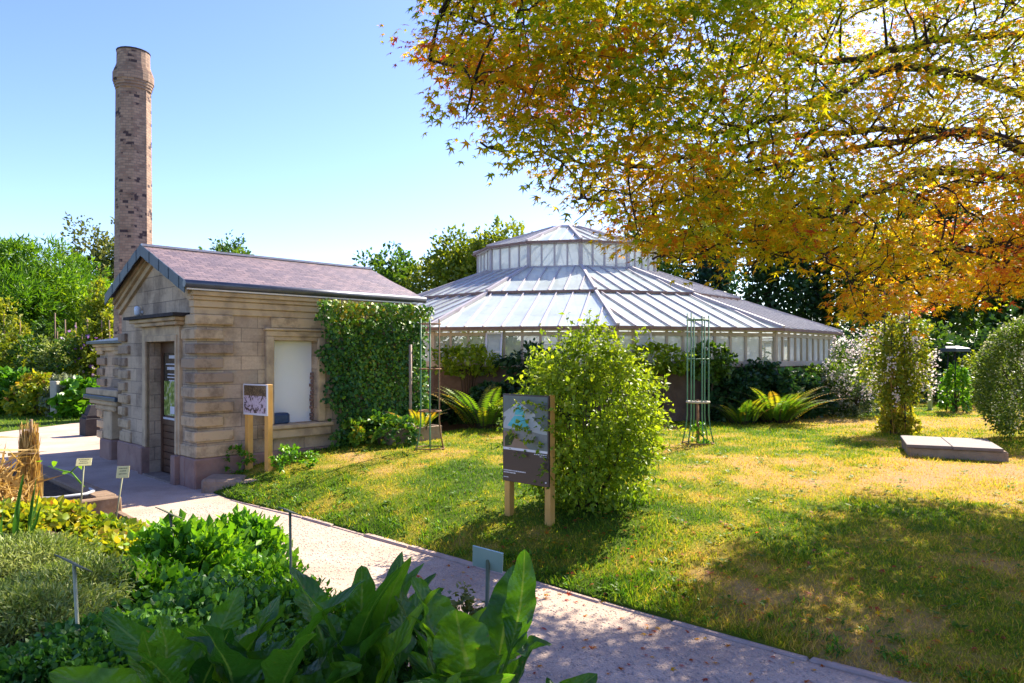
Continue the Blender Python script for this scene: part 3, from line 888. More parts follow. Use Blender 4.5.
# roof
RE, RTOP, EV = .22, 3.634, -.10
def roofmesh():
    me = bpy.data.meshes.new('roof')
    bm = bmesh.new(); uvl = bm.loops.layers.uv.new('UVMap')
    x0, x1 = -RE, L + .15
    ez = RTOP - (Wd / 2 - EV) * (RTOP - 2.96) / 1.7
    for sgn in (1, -1):
        f_ = lambda y: y if sgn == 1 else Wd - y
        n_ = 16
        sl = math.hypot(Wd / 2 - EV, RTOP - ez)
        for i in range(n_):
            # every other strip sits a little proud: slightly uneven courses
            t0, t1 = i / n_, (i + 1) / n_
            for j in range(12):
                s0, s1 = x0 + (x1 - x0) * j / 12, x0 + (x1 - x0) * (j + 1) / 12
                vs_ = []
                for (s, t) in ((s0, t0), (s1, t0), (s1, t1), (s0, t1)):
                    y = EV + (Wd / 2 - EV) * t; z = ez + (RTOP - ez) * t
                    z += .006 * math.sin(s * 3.1 + t * 9) * math.sin(t * PI)
                    vs_.append((bm.verts.new((s, f_(y), z)), (s + 3 * (sgn < 0), t * sl)))
                fc = bm.faces.new([v for v, _ in vs_]); fc.smooth = True
                for lp, (v, uv) in zip(fc.loops, vs_): lp[uvl].uv = uv
    bmesh.ops.remove_doubles(bm, verts=bm.verts, dist=.0005)
    # underside
    for sgn in (1, -1):
        f_ = lambda y: y if sgn == 1 else Wd - y
        bm.faces.new([bm.verts.new(p) for p in ((x0, f_(EV), ez - .05), (x1, f_(EV), ez - .05), (x1, Wd / 2, RTOP - .05), (x0, Wd / 2, RTOP - .05))])
        bm.faces.new([bm.verts.new(p) for p in ((x0, f_(EV), ez - .05), (x1, f_(EV), ez - .05), (x1, f_(EV), ez), (x0, f_(EV), ez))])
        bm.faces.new([bm.verts.new(p) for p in ((x1, f_(EV), ez - .05), (x1, Wd / 2, RTOP - .05), (x1, Wd / 2, RTOP), (x1, f_(EV), ez))])
    bmesh.ops.recalc_face_normals(bm, faces=bm.faces)
    bm.to_mesh(me); bm.free()
    return link_mesh('roof', me, M['tiles'], house), ez
rf, EZ = roofmesh()
b = MB()
b.bar((-RE - .01, Wd / 2 - .035, RTOP - .02), (L + .16, Wd / 2 - .035, RTOP - .02), .1, .035)
b.build('ridge_cap', M['zinc_pale'], rf)
b = MB()   # slate-hung bargeboards, a row of slates down each rake
for sgn in (1, -1):
    nS = 9
    for i in range(nS):
        y0 = EV - .03 + (Wd / 2 - EV + .03) * i / nS; y1 = EV - .03 + (Wd / 2 - EV + .03) * (i + 1) / nS + .015
        zf = lambda y: EZ + (RTOP - EZ) * (y - EV) / (Wd / 2 - EV)
        q = lambda y, o: Vector((-RE - .012 - .006 * (i % 2), y if sgn == 1 else Wd - y, zf(y) + o))
        b.prism([q(y0, .012), q(y1, .012), q(y1, -.165), q(y0, -.165)], (.014 + .004 * (i % 2), 0, 0))
b.build('bargeboard', M['lead'], rf)
b = MB()
b.tube([(-RE - .02, EV - .05, EZ - .045), (L + .16, EV - .05, EZ - .045)], .055, 10)
b.build('gutter', M['zinc'], house)
b = MB()
b.bar((-.2, -.14, 2.832), (L, -.14, 2.832), .03, .022)
b.build('eaves_flashing', M['zinc_pale'], house)
# side wing with ledge
b = MB()
b.box(.4, 2.6, Wd + .0, 5.8, -.05, 2.0)
b.build('wing_wall', M['stone'], house)
for (e0, e1) in ((0, 5.85), (1, 4.75)):
    b = MB()
    for i in range(0, 9):
        z0 = .22 + .21 * i
        a_ = .5 if i % 2 else .36
        b.box(.35, .9 if not e0 else .5, e1 - a_, e1 + (a_ * .3 if e0 else 0), z0 + .032, z0 + .178, .012)
    b.build('wing_quoins', M['quoin'], house)
b = MB(); b.box(.33, 2.6, Wd, 5.87, 2.002, 2.08, .01); b.box(.29, 2.6, Wd, 5.92, 2.082, 2.14, .01)
b.build('wing_cornice', M['trim'], house)
b = MB(); b.prism([(.2, Wd, 2.142), (.2, Wd, 2.19), (1.6, Wd, 2.42), (2.8, Wd, 2.19), (2.8, Wd, 2.142)], (0, 2.8, 0))
b.build('wing_roof', M['lead'], house)
b = MB(); b.box(.7, 1.5, Wd + .02, 4.3, 2.2, 2.75, .02); b.box(.62, 1.58, Wd + .02, 4.38, 2.752, 2.84, .01)
b.build('wing_attic', M['darkstone'], house)
b = MB(); b.box(-.02, .398, 3.4, 5.2, 1.17, 1.29, .015)
b.build('ledge', M['trim'], house)
b = MB(); b.box(-.06, .398, 3.38, 5.24, 1.09, 1.168, .012)
b.build('ledge_band', M['lead'], house)
b = MB(); b.box(.0, .398, 3.5, 5.05, 1.0, 1.088, .02); b.box(.06, .398, 3.8, 4.9, .88, .998, .03); b.box(.08, .36, 4.05, 4.5, .36, .878, .02)
b.build('ledge_pier', M['trim'], house)
b = MB(); b.box(.04, .398, 3.98, 4.58, -.05, .358, .03)
b.build('pier_base', M['plinth'], house)
# rusty pipe by the ivy
b = MB(); b.tube([(3.58, -.30, .5), (3.58, -.30, 2.1)], .028, 8)
b.build('downpipe', M['rust'], house)
HM = Matrix.Translation(A) @ Matrix.Rotation(HA, 4, 'Z')
def hw(x, y, z): return HM @ Vector((x, y, z))
def h2w(a):
    R = np.array(HM.to_3x3()); return a @ R.T + np.array(HM.translation)

# ivy on the right half of the long wall
n = 11000
ux = RNG.uniform(1.7, 4.0, n); uz = RNG.uniform(.38, 2.8, n)
left = np.where(uz > 2.5, 1.76 + .05 * np.sin(uz * 31), 1.84 + .30 * np.clip((2.5 - uz) / 1.4, 0, 1) + .07 * np.sin(uz * 9) - .05 * np.sin(uz * 23) + np.abs(RNG.normal(0, .13, n)) - .12)
gap = snoise(np.stack([ux, uz * .7, uz * 0], -1), 5.0, 4) < -.62
ok = (ux > left) & (uz > .45) & ~(gap & (ux < 2.7) & (uz > 1.2))
ux, uz = ux[ok], uz[ok]
th = .10 + .11 * snoise(np.stack([ux, uz, ux * 0], -1), 4.5, 2)
bul = np.where(uz > 2.55, .12, 0)
Pn = np.stack([ux, -.05 - th - bul - RNG.uniform(0, .12, len(ux)), uz], -1)
D = np.stack([RNG.normal(0, .8, len(ux)), RNG.normal(-.3, .4, len(ux)), RNG.normal(-.7, .5, len(ux))], -1)
Nn = np.stack([RNG.normal(0, .7, len(ux)), -np.ones(len(ux)), RNG.normal(.4, .65, len(ux))], -1)
# corner return
m_ = 900
P2 = np.stack([L + .1 + RNG.uniform(0, .12, m_), RNG.uniform(-.15, 1.2, m_), RNG.uniform(.5, 2.8, m_)], -1)
D2 = np.stack([RNG.normal(.3, .3, m_), RNG.normal(0, .4, m_), -np.ones(m_)], -1); N2 = np.stack([np.ones(m_), RNG.normal(0, .4, m_), RNG.normal(.4, .4, m_)], -1)
Pn, D, Nn = np.concatenate([Pn, P2]), np.concatenate([D, D2]), np.concatenate([Nn, N2])
ty = np.clip(.42 + .35 * snoise(Pn, 3, 8) + RNG.normal(0, .18, len(Pn)) + np.where(Pn[:, 2] > 2.55, .18, 0) - np.clip((Pn[:, 0] - 2.3) * .05, 0, .1), 0, 1)
R3 = np.array(HM.to_3x3())
ivy = empty('ivy', hw(3, -.1, .45), 0, 'dense dark green ivy covering the right end of the pavilion wall', 'ivy')
def child_cloud(name, mat, T, Pp, D, N, S, tint, parent, ws=None):
    o = cloud(name, mat, T, Pp, D, N, S, tint, None, ws)
    o.parent = parent
    o.matrix_parent_inverse = Matrix.Translation(-Vector(parent.location))
    return o
child_cloud('foliage', M['ivy'], T_WIDE, h2w(Pn), D @ R3.T, Nn @ R3.T, RNG.uniform(.03, .085, len(Pn)), ty, ivy)
b = MB()
for k in range(16):
    x = random.uniform(2.1, 3.9)
    pts = [hw(x + .06 * math.sin(z * 3 + k), -.06, z) for z in np.linspace(.4, 2.6, 7)]
    b.tube(pts, .008, 5)
st = b.build('stems', M['twig']); st.parent = ivy; st.matrix_parent_inverse = Matrix.Translation(-ivy.location)

# blue bag on the sill
b = MB()
b.box(1.16, 1.45, .0, .14, .838, 1.02, .03, 0, None, .02)
bag = b.build('bag', M['bluebag']); bag.matrix_world = HM
tag(bag, 'dark blue bag lying on the sandstone window sill', 'bag')

# ------------------------------------------------------------------ brick chimney
def chimney():
    Yc = 22.0; Xc = (133.5 - CX) / F * Yc
    root = empty('brick_chimney', (Xc, Yc, 0), 0, 'tall pale brick factory chimney with a flared top behind the pavilion', 'chimney')
    def octa(prof, rot, n, name, mat):
        bm = bmesh.new(); uvl = bm.loops.layers.uv.new('UVMap')
        for (r0, z0), (r1, z1) in zip(prof, prof[1:]):
            for k in range(n):
                a0, a1 = rot + 2 * PI * k / n, rot + 2 * PI * (k + 1) / n
                ps = [(r0, a0, z0), (r0, a1, z0), (r1, a1, z1), (r1, a0, z1)]
                f_ = bm.faces.new([bm.verts.new((r * math.cos(a), r * math.sin(a), z)) for r, a, z in ps])
                f_.smooth = False
                for lp, (r, a, z) in zip(f_.loops, ps): lp[uvl].uv = (a * .52 * (1.0), z)
        r, z = prof[-1]
        bm.faces.new([bm.verts.new((r * math.cos(rot + 2 * PI * k / n), r * math.sin(rot + 2 * PI * k / n), z)) for k in range(n)])
        bmesh.ops.remove_doubles(bm, verts=bm.verts, dist=.0005)
        bmesh.ops.recalc_face_normals(bm, faces=bm.faces)
        me = bpy.data.meshes.new(name); bm.to_mesh(me); bm.free()
        return link_mesh(name, me, mat, root)
    rot = math.radians(-90 + 50 + 22.5)
    octa([(.545, -.05), (.54, 2), (.485, 10.06)], rot, 8, 'shaft', M['brick'])
    octa([(.44, 9.98), (.50, 9.98), (.50, 10.06), (.525, 10.06), (.525, 10.14), (.548, 10.14), (.548, 10.22), (.572, 10.22), (.572, 10.46), (.55, 10.46), (.55, 10.52), (.53, 10.52), (.53, 10.58), (.505, 10.58), (.505, 10.64), (.485, 10.64), (.485, 10.70), (.468, 10.70), (.462, 11.13), (.43, 11.13), (.42, 11.0)], rot, 20, 'crown', M['brick'])
    b = MB(); b.lathe([(.475, 11.132), (.475, 11.17), (.41, 11.17), (.41, 11.132)], 20)
    b.build('cap_ring', M['darkstone'], root)
chimney()

# ------------------------------------------------------------------ glasshouse
GC = Vector((1.76, 23.0, 0)); GA = .056; GN = 12
glass = empty('glasshouse', GC, 0, 'large twelve-sided whitewashed glasshouse with a raised glazed lantern', 'glasshouse')
def gv(k, R, z):
    a = GA + k * 2 * PI / GN
    return Vector((R * math.sin(a), -R * math.cos(a), z))
GW = 7.78
b = MB()
for k in range(GN):
    b.prism([gv(k, GW, -.05), gv(k + 1, GW, -.05), gv(k + 1, GW, 1.66), gv(k, GW, 1.66)], (gv(k, .2, 0) + gv(k + 1, .2, 0)) * -.5)
b.build('base_wall', M['gwall'], glass)
b = MB()
for k in range(GN):
    b.prism([gv(k, GW + .08, 1.662), gv(k + 1, GW + .08, 1.662), gv(k + 1, GW + .08, 1.735), gv(k, GW + .08, 1.735)], (gv(k, .3, 0) + gv(k + 1, .3, 0)) * -.5)
b.build('sill', M['sash'], glass)
ZS, ZE = 1.737, 2.44
for k in range(GN):
    front = k in (-1 % GN, 0, 1, 2, 10, 11)
    # wall glazing of one side: a run of frosted panes, some of them clear
    p0, p1 = gv(k, GW, 0), gv(k + 1, GW, 0)
    nb = 10
    b = MB(); fr = MB()
    opens = {11: (3,), 0: (1,)}.get(k, ())
    for i in range(nb):
        a0 = p0.lerp(p1, (i + .02) / nb); a1 = p0.lerp(p1, (i + .98) / nb)
        if i in opens:
            b.face([a0 + Vector((0, 0, ZE - .09)), a1 + Vector((0, 0, ZE - .09)), a1 + Vector((0, 0, ZE - .03)), a0 + Vector((0, 0, ZE - .03))])
        else:
            b.face([a0 + Vector((0, 0, ZS + .03)), a1 + Vector((0, 0, ZS + .03)), a1 + Vector((0, 0, ZE - .03)), a0 + Vector((0, 0, ZE - .03))],
                   1 if (k in (10, 11) and i in (1, 2, 4, 0)) or (k == 0 and i == 9) or (k == 1 and i in (1,)) else 0)
    side = b.build('wall_glazing', [M['wall_glass'], M['clear_glass']], glass)
    out = ((p0 + p1) / 2).normalized()
    for i in range(nb + 1):
        q = p0.lerp(p1, i / nb)
        wq = .10 if i in (0, nb) else .05
        fr.bar(q + Vector((0, 0, ZS)) - out * .02, q + Vector((0, 0, ZE)) - out * .02, wq, .06, out)
    fr.bar(p0 + Vector((0, 0, ZE - .06)) - out * .019, p1 + Vector((0, 0, ZE - .06)) - out * .019, .08, .065, out)
    fr.bar(p0 + Vector((0, 0, ZS + .02)) - out * .018, p1 + Vector((0, 0, ZS + .02)) - out * .018, .05, .062, out)
    fr.build('frame', M['sash'], side)
    for i in opens:   # tilted open sash
        a0 = p0.lerp(p1, (i + .08) / nb) + out * .07; a1 = p0.lerp(p1, (i + .92) / nb) + out * .07
        t0, t1 = Vector((0, 0, ZE - .04)), Vector((0, 0, ZS - .0)) + out * .16
        b = MB(); b.face([a0 + t0, a1 + t0, a1 + t1, a0 + t1])
        ws_ = b.build('open_sash', M['wall_glass'], glass)
        b = MB()
        for (q0, q1) in ((a0 + t0, a0 + t1), (a1 + t0, a1 + t1), (a0 + t0, a1 + t0), (a0 + t1, a1 + t1), ((a0 + t0).lerp(a0 + t1, .62), (a1 + t0).lerp(a1 + t1, .62))):
            b.bar(q0, q1, .04, .03, out)
        b.build('sash_frame', M['zinc_pale'], ws_)
        ws_['label'] = 'glazed sash tilted open at its foot'
def tier(name, R0, z0, R1, z1, bars, barw, barh, mat):
    for k in range(GN):
        q = [gv(k, R0, z0), gv(k + 1, R0, z0), gv(k + 1, R1, z1), gv(k, R1, z1)]
        nrm = (q[1] - q[0]).cross(q[3] - q[0]).normalized()
        if nrm.z < 0: nrm = -nrm
        e = (q[1] - q[0]); eL = e.length; eu = e / eL
        mid0 = (q[0] + q[1]) / 2; mid1 = (q[2] + q[3]) / 2
        slope = mid1 - mid0
        hw1 = (q[2] - q[3]).length / 2
        fh = lambda t: 1.0 if abs(t) <= hw1 else max((eL / 2 - abs(t)) / (eL / 2 - hw1), 0)
        b = MB()
        for i in range(bars):   # one strip of glass between two bars, each lying at its own slight angle
            t0, t1 = (i / bars - .5) * eL, ((i + 1) / bars - .5) * eL
            tops = [t1] + [c for c in (hw1, -hw1) if t0 + 1e-4 < c < t1 - 1e-4] + [t0]
            tl = random.uniform(-.010, .010)
            pt = lambda t, f: mid0 + eu * t + slope * f + nrm * (tl * (t - (t0 + t1) / 2) / (t1 - t0) * (.5 + f) - .004)
            poly_ = [pt(t0, 0), pt(t1, 0)] + [pt(t, fh(t)) for t in tops if fh(t) > 1e-4]
            if len(poly_) > 2: b.face(poly_)
        pn = b.build(name, mat, glass)
        b = MB()
        for i in range(1, bars):
            t = (i / bars - .5) * eL
            f = 1.0 if abs(t) <= hw1 else (eL / 2 - abs(t)) / (eL / 2 - hw1)
            if f < .08: continue
            s = mid0 + eu * t + nrm * .002
            b.bar(s, s + slope * f * .99, barw, barh, nrm)
        b.build('glazing_bar', M['rust_bar'], pn)
    for k in range(GN):
        b = MB()
        b.bar(gv(k, R0, z0), gv(k, R1, z1), .075, .07, (0, 0, 1))
        b.build('hip_bar', M['rust_bar'], glass)
    b = MB()
    for k in range(GN):
        b.bar(gv(k, R0 + .01, z0 - .05), gv(k + 1, R0 + .01, z0 - .05), .05, .065, (0, 0, 1))
    b.build('roof_edge', M['rust_edge'], glass)
tier('roof_panel', 8.0, 2.52, 5.25, 3.49, 10, .024, .036, M['roof_glass'])
tier('upper_roof_panel', 5.31, 3.525, 2.95, 4.40, 7, .024, .036, M['roof_glass'])
tier('lantern_roof_panel', 2.98, 5.13, .55, 5.93, 5, .022, .03, M['roof_glass'])
for q in range(3):
  b = MB()
  for k in range(GN):
    if q == 0: b.face([gv(k, 8.03, 2.515), gv(k + 1, 8.03, 2.515), gv(k + 1, 7.80, 2.44), gv(k, 7.80, 2.44)])
    if q == 1: b.face([gv(k, 5.26, 3.45), gv(k + 1, 5.26, 3.45), gv(k + 1, 5.26, 3.50), gv(k, 5.26, 3.50)])
    if q == 2: b.face([gv(k, 2.97, 5.125), gv(k + 1, 2.97, 5.125), gv(k + 1, 2.8, 5.06), gv(k, 2.8, 5.06)])
  b.build('soffit', M['zinc_pale'], glass)
for k in range(GN):
    p0, p1 = gv(k, 2.84, 0), gv(k + 1, 2.84, 0)
    b = MB(); fr = MB(); nb = 4
    out = ((p0 + p1) / 2).normalized()
    for i in range(nb):
        a0 = p0.lerp(p1, (i + .02) / nb); a1 = p0.lerp(p1, (i + .98) / nb)
        b.face([a0 + Vector((0, 0, 4.42)), a1 + Vector((0, 0, 4.42)), a1 + Vector((0, 0, 5.06)), a0 + Vector((0, 0, 5.06))])
    sd = b.build('lantern_glazing', M['wall_glass'], glass)
    for i in range(nb + 1):
        q = p0.lerp(p1, i / nb)
        fr.bar(q + Vector((0, 0, 4.38)) - out * .02, q + Vector((0, 0, 5.08)) - out * .02, .11 if i in (0, nb) else .045, .05, out)
    fr.bar(p0 + Vector((0, 0, 4.41)) - out * .019, p1 + Vector((0, 0, 4.41)) - out * .019, .07, .08, out)
    fr.build('lantern_frame', M['rust_bar'], sd)
b = MB(); b.lathe([(.6, 5.92), (.55, 5.99), (.3, 6.06), (.05, 6.10)], 12)
b.build('roof_cap', M['zinc_pale'], glass)
sheet('glasshouse_floor', [(GC.x + 7.5 * math.cos(t), GC.y + 7.5 * math.sin(t)) for t in np.linspace(0, 2 * PI, 25)[:-1]], .56, M['soil'])

# ------------------------------------------------------------------ foliage generators
def lobed(n, R, nl, lr, seed, up=.3, per=10, spread=.12):
    """points on the shells of lobes filling an ellipsoid of radii R; returns positions and outward directions"""
    r = np.random.default_rng(seed)
    cen = norm(r.normal(size=(nl, 3))) * (r.random((nl, 1)) ** .36) * .74
    lrad = lr * r.uniform(.65, 1.25, nl)
    m = n // per
    k = r.integers(0, nl, m)
    d = norm(r.normal(size=(m, 3)) + np.array([0, 0, up]))
    p = cen[k] + d * (lrad[k] * (1 - .5 * r.random(m) ** 2.2))[:, None]
    p = np.repeat(p, per, 0) + r.normal(0, spread * lr, (m * per, 3))
    return p * np.asarray(R), np.repeat(d, per, 0), np.repeat(k, per)

def mound(n, R, seed, per=9, rough=.12, sc=2.6, inner=.3, spread=.05, flat=-.98):
    r = np.random.default_rng(seed)
    m = n // per
    d = norm(r.normal(size=(m * 2, 3))); d = d[d[:, 2] > flat][:m]; m = len(d)
    rad = 1 + rough * snoise(d * 1.0, sc, seed + 1) + rough * .6 * snoise(d, sc * 2.7, seed + 2)
    rad *= 1 - inner * r.random(m) ** 2
    p = np.repeat(d * rad[:, None], per, 0) + r.normal(0, spread, (m * per, 3))
    return p * np.asarray(R), np.repeat(d, per, 0)

def tree(name, label, px, Y, ytop, hw_px, mat, seed, ybot=400, n=8000, size=.3, cat='tree', group=None, T=T_LENS, nl=16, lr=.42, up=.35):
    X = (px - CX) / F * Y
    top = EYE + (HY - ytop) / F * Y
    r = hw_px / F * Y
    zb = max(EYE - (ybot - HY) / F * Y, .3)
    H = (top - zb) / 2
    root = empty(name, (X, Y, 0), 0, label, cat, group)
    p, d, k = lobed(int(n * 1.5), (r * 1.06, r * 1.06, H * 1.04), int(nl * 1.4), lr, seed, up)
    p[:, 2] += zb + H
    ok = p[:, 2] > .05
    p, d, k = p[ok], d[ok], k[ok]
    tint = np.clip(.5 + .22 * np.sin(k * 2.4) + RNG.normal(0, .16, len(p)), 0, 1)
    D = norm(d + rdir(len(p)) * .9 + np.array([0, 0, .1])); Nn = norm(d * .5 + rdir(len(p)) * .9 + np.array([0, 0, .5]))
    cloud('crown', mat, T, p, D, Nn, size * RNG.uniform(.6, 1.3, len(p)), tint, root)
    b = MB()
    b.tube([(0, 0, -.05), (.03 * r, .02, zb + H * .5), (-.02 * r, .03, zb + H * 1.3)], [.05 * H + .08, .04 * H + .05, .03])
    for q in range(7):
        a = q * 2.4 + seed
        z = zb + H * (.2 + .14 * q)
        b.tube([(0, 0, z), (math.cos(a) * r * .35, math.sin(a) * r * .35, z + H * .25), (math.cos(a) * r * .65, math.sin(a) * r * .65, z + H * .38)], [.04 * H * .5 + .03, .03, .012], 5)
    b.build('trunk', M['bark'], root)
    return root

def shrub(name, label, pos, R, mat, seed, n=3000, size=.08, cat='shrub', group=None, T=T_LENS, rough=.14, droop=0.0, tbias=0.0, inner=.35, per=9, spread=.06, flat=-.55, zc=None, stems=True):
    root = empty(name, pos, 0, label, cat, group)
    p, d = mound(n, R, seed, per, rough, inner=inner, spread=spread, flat=flat)
    zc = R[2] * .62 if zc is None else zc
    p[:, 2] += zc
    ok = p[:, 2] > .02
    p, d = p[ok], d[ok]
    D = norm(d * .7 + rdir(len(p)) * .8 + np.array([0, 0, -droop])); Nn = norm(d * .5 + rdir(len(p)) * .7 + np.array([0, 0, .5]))
    tint = np.clip(.45 + tbias + .28 * snoise(p, 2.2 / max(R), seed) + RNG.normal(0, .18, len(p)), 0, 1)
    cloud('foliage', mat, T, p, D, Nn, size * RNG.uniform(.6, 1.35, len(p)), tint, root)
    if stems:
        b = MB()
        r = random.Random(seed)
        for q in range(9):
            a = r.uniform(0, 2 * PI); e = r.uniform(.3, .75)
            b.tube([(0.03 * math.cos(a), .03 * math.sin(a), -.03), (math.cos(a) * R[0] * e * .4, math.sin(a) * R[1] * e * .4, zc * .7), (math.cos(a) * R[0] * e, math.sin(a) * R[1] * e, zc + R[2] * .35 * r.uniform(-.2, 1))], [.018, .012, .004], 5)
        b.build('stems', M['twig'], root)
    return root

# ------------------------------------------------------------------ background trees
tree('pine_tree', 'broad bright green pine with dense needles at the left edge', 26, 42, 226, 92, M['pine'], 21, 372, 26000, .42, 'tree', None, T_STRIP, 34, .30, .6)
tree('pine_tree', 'second green pine peeping out between the broad pine and the chimney', 74, 47, 262, 36, M['pine'], 24, 385, 11000, .42, 'tree', None, T_STRIP, 18, .34, .6)
tree('olive_tree', 'greyish olive tree standing tall just left of the chimney', 96, 56, 224, 36, M['t_olive'], 22, 380, 5200, .34)
tree('yellow_tree', 'small tree with yellowing leaves beside the chimney foot', 98, 34, 284, 17, M['t_yel'], 23, 385, 4200, .17)
tree('round_tree', 'small round green tree top showing above the pavilion roof', 224, 50, 229, 38, M['t_mid'], 31, 330, 3600, .28)
tree('round_tree', 'low faint tree top just left of the round one above the roof', 190, 52, 247, 16, M['t_olive'], 32, 330, 1800, .24)
tree('broad_tree', 'dark green broadleaf tree right behind the pavilion roof end', 392, 44, 250, 42, M['t_mid'], 33, 370, 4800, .3)
tree('broad_tree', 'lighter green tall tree between pavilion roof and glasshouse', 450, 42, 236, 46, M['t_yel'], 34, 370, 9000, .26)
tree('broad_tree', 'yellow-green tree behind the left shoulder of the glasshouse', 497, 40, 230, 38, M['t_yel'], 35, 360, 8000, .26)
tree('slender_tree', 'thin yellowish tree reaching up left of the glasshouse lantern', 522, 43, 215, 22, M['t_yel'], 36, 360, 2400, .26)
bgspec = [(352, 60, 268, 30, 't_dark', 'low dark tree behind the middle of the pavilion ridge'),
          (655, 36, 196, 42, 't_mid', 'green tree directly behind the glasshouse lantern on its right'),
          (716, 38, 150, 40, 't_teal', 'bluish conifer rising behind the maple twigs'),
          (770, 35, 190, 46, 't_dark', 'dark evergreen behind the glasshouse roof slope'),
          (826, 36, 172, 42, 't_dark', 'dark evergreen behind the right corner of the glasshouse'),
          (884, 33, 186, 44, 't_mid', 'green tree behind the flowering climber'),
          (940, 34, 176, 44, 't_dark', 'dark evergreen behind the far trellis'),
          (1000, 30, 190, 46, 't_mid', 'green tree above the round white-flowered shrub'),
          (1075, 28, 160, 60, 't_dark', 'dark evergreen at the right edge behind the round shrub')]
for i, (px, Y, yt, hwp, mt, lb) in enumerate(bgspec):
    tree('evergreen_tree' if mt == 't_dark' else 'broad_tree', lb, px, Y, yt, hwp, M[mt], 50 + i, 420, 5200, .27, 'tree', 'trees behind the glasshouse')
# hedge-like shrubs closing the foot of the tree belt
hs = [(700, 32.5, 330, 50, 't_dark', 'dark shrub half hidden behind the glasshouse wall'), (872, 25.5, 318, 46, 't_dark', 'dark shrub right of the glasshouse corner'),
      (930, 24.5, 330, 44, 't_mid', 'mid green shrub behind the far trellis'), (985, 22.5, 326, 44, 't_dark', 'dark shrub behind the round white-flowered shrub'),
      (1050, 21, 310, 60, 't_dark', 'dark shrub at the right edge of the lawn')]
for i, (px, Y, yt, hwp, mt, lb) in enumerate(hs):
    tree('hedge_shrub', lb, px, Y, yt, hwp, M[mt], 80 + i, 425, 5200, .16, 'shrub', 'shrubs at the back of the lawn', T_LENS, 18, .4, .2)
# far woodland that closes the view beyond the single trees
n = 9000
xx = RNG.uniform(-120, 150, n); zz = RNG.random(n) ** .8 * (7.5 + 2.5 * np.sin(xx * .19) + 1.8 * np.sin(xx * .53 + 1)) * np.where((xx > -40) & (xx < -2), .62, .8)
o = cloud('woodland', M['t_mid'], T_LENS, np.stack([xx, 72 + RNG.normal(0, 3, n), zz], -1), rdir(n) + np.array([0, 0, .3]), rdir(n) + np.array([0, -.6, .6]), RNG.uniform(.7, 1.5, n), RNG.random(n) * .7)
tag(o, 'far green woodland closing the garden behind the single trees', 'woodland', kind='stuff')

# ------------------------------------------------------------------ left garden beyond the yard
lg = [(12, 26, 300, 26, 't_yel', 'tall yellow-green climber on poles at the left edge'), (48, 27, 320, 22, 't_mid', 'green bean-like climber on poles left of the post'),
      (80, 26, 326, 20, 't_yel', 'pale leafy climber on poles near the chimney'), (102, 25, 312, 16, 'climber', 'yellowish climber with purple flowers beside the pavilion wing')]
for i, (px, Y, yt, hwp, mt, lb) in enumerate(lg):
    r = tree('climbing_plant', lb, px, Y, yt, hwp, M[mt], 120 + i, 418, 3400, .13, 'climber', 'climbing plants in the far bed', T_LENS, 18, .38, .1)
    b = MB()
    for q in range(3):
        x = random.uniform(-.5, .5)
        b.tube([(x, -.2, 0), (x + random.uniform(-.08, .08), -.2, 3.2 + random.uniform(-.6, .5))], .025, 5)
    b.build('pole', M['timber'], r)
    if i == 3:
        m_ = 60
        cloud('flowers', M['purple_petal'], T_WIDE, np.stack([RNG.normal(0, .5, m_), RNG.normal(-.7, .1, m_), RNG.uniform(.8, 3, m_)], -1), rdir(m_), rdir(m_), np.full(m_, .12), RNG.random(m_), r)
fl = [(14, 23.5, .9, .6, 'lush', 'low lush green plant at the left edge of the far bed'), (38, 23, .8, .55, 'yellow_plant', 'brownish fading perennial in the far bed'),
      (66, 23, .7, .5, 'silver', 'greyish perennial clump beside the wooden post'), (84, 22.6, .75, .42, 'lush', 'broad-leaved hosta clump near the pavilion wing')]
for i, (px, Y, R, H, mt, lb) in enumerate(fl):
    shrub('perennial_plant', lb, ((px - CX) / F * Y, Y, 0), (R, R, H * 1.5), M[mt], 140 + i, 1500, .16 if mt != 'lush' else .22, 'plant', 'perennials in the far bed', T_LENS if i != 3 else T_WIDE)
for i in range(5):
    Y = 24.6; px = 4 + i * 22
    shrub('perennial_plant', ['tall wispy plant at the far left', 'tall green plant with seed heads', 'pale tall plant behind the grey clump', 'leafy tall plant behind the wooden post', 'tall leafy plant behind the hosta'][i],
          ((px - CX) / F * Y, Y, 0), (.7, .6, 1.5), M[['t_yel', 't_mid', 'artemisia', 't_mid', 't_yel'][i]], 150 + i, 1700, .14, 'plant', 'perennials in the far bed')
Yp = 22.3; b = MB(); b.box(-.11, .11, -.1, .1, -.05, 1.12, .02, 0, None, .012)
po = b.build('wooden_post', M['ring']); po.location = ((55 - CX) / F * Yp, Yp, 0)
tag(po, 'thick grey weathered wooden post standing in the far bed', 'post')
# dark stone pedestal
Yp = 17.3; b = MB(); b.box(-.25, .25, -.25, .25, -.05, .42, .015); b.box(-.21, .21, -.21, .21, .422, .5, .01); b.prism([(-.18, -.18, .502), (.18, -.18, .502), (.08, -.08, .72), (-.08, -.08, .72)], (0, .3, 0))
po = b.build('stone_pedestal', M['darkstone']); po.location = ((94 - CX) / F * Yp, Yp, 0); po.rotation_euler.z = HA
tag(po, 'dark stone pedestal standing left of the pavilion wing', 'pedestal')

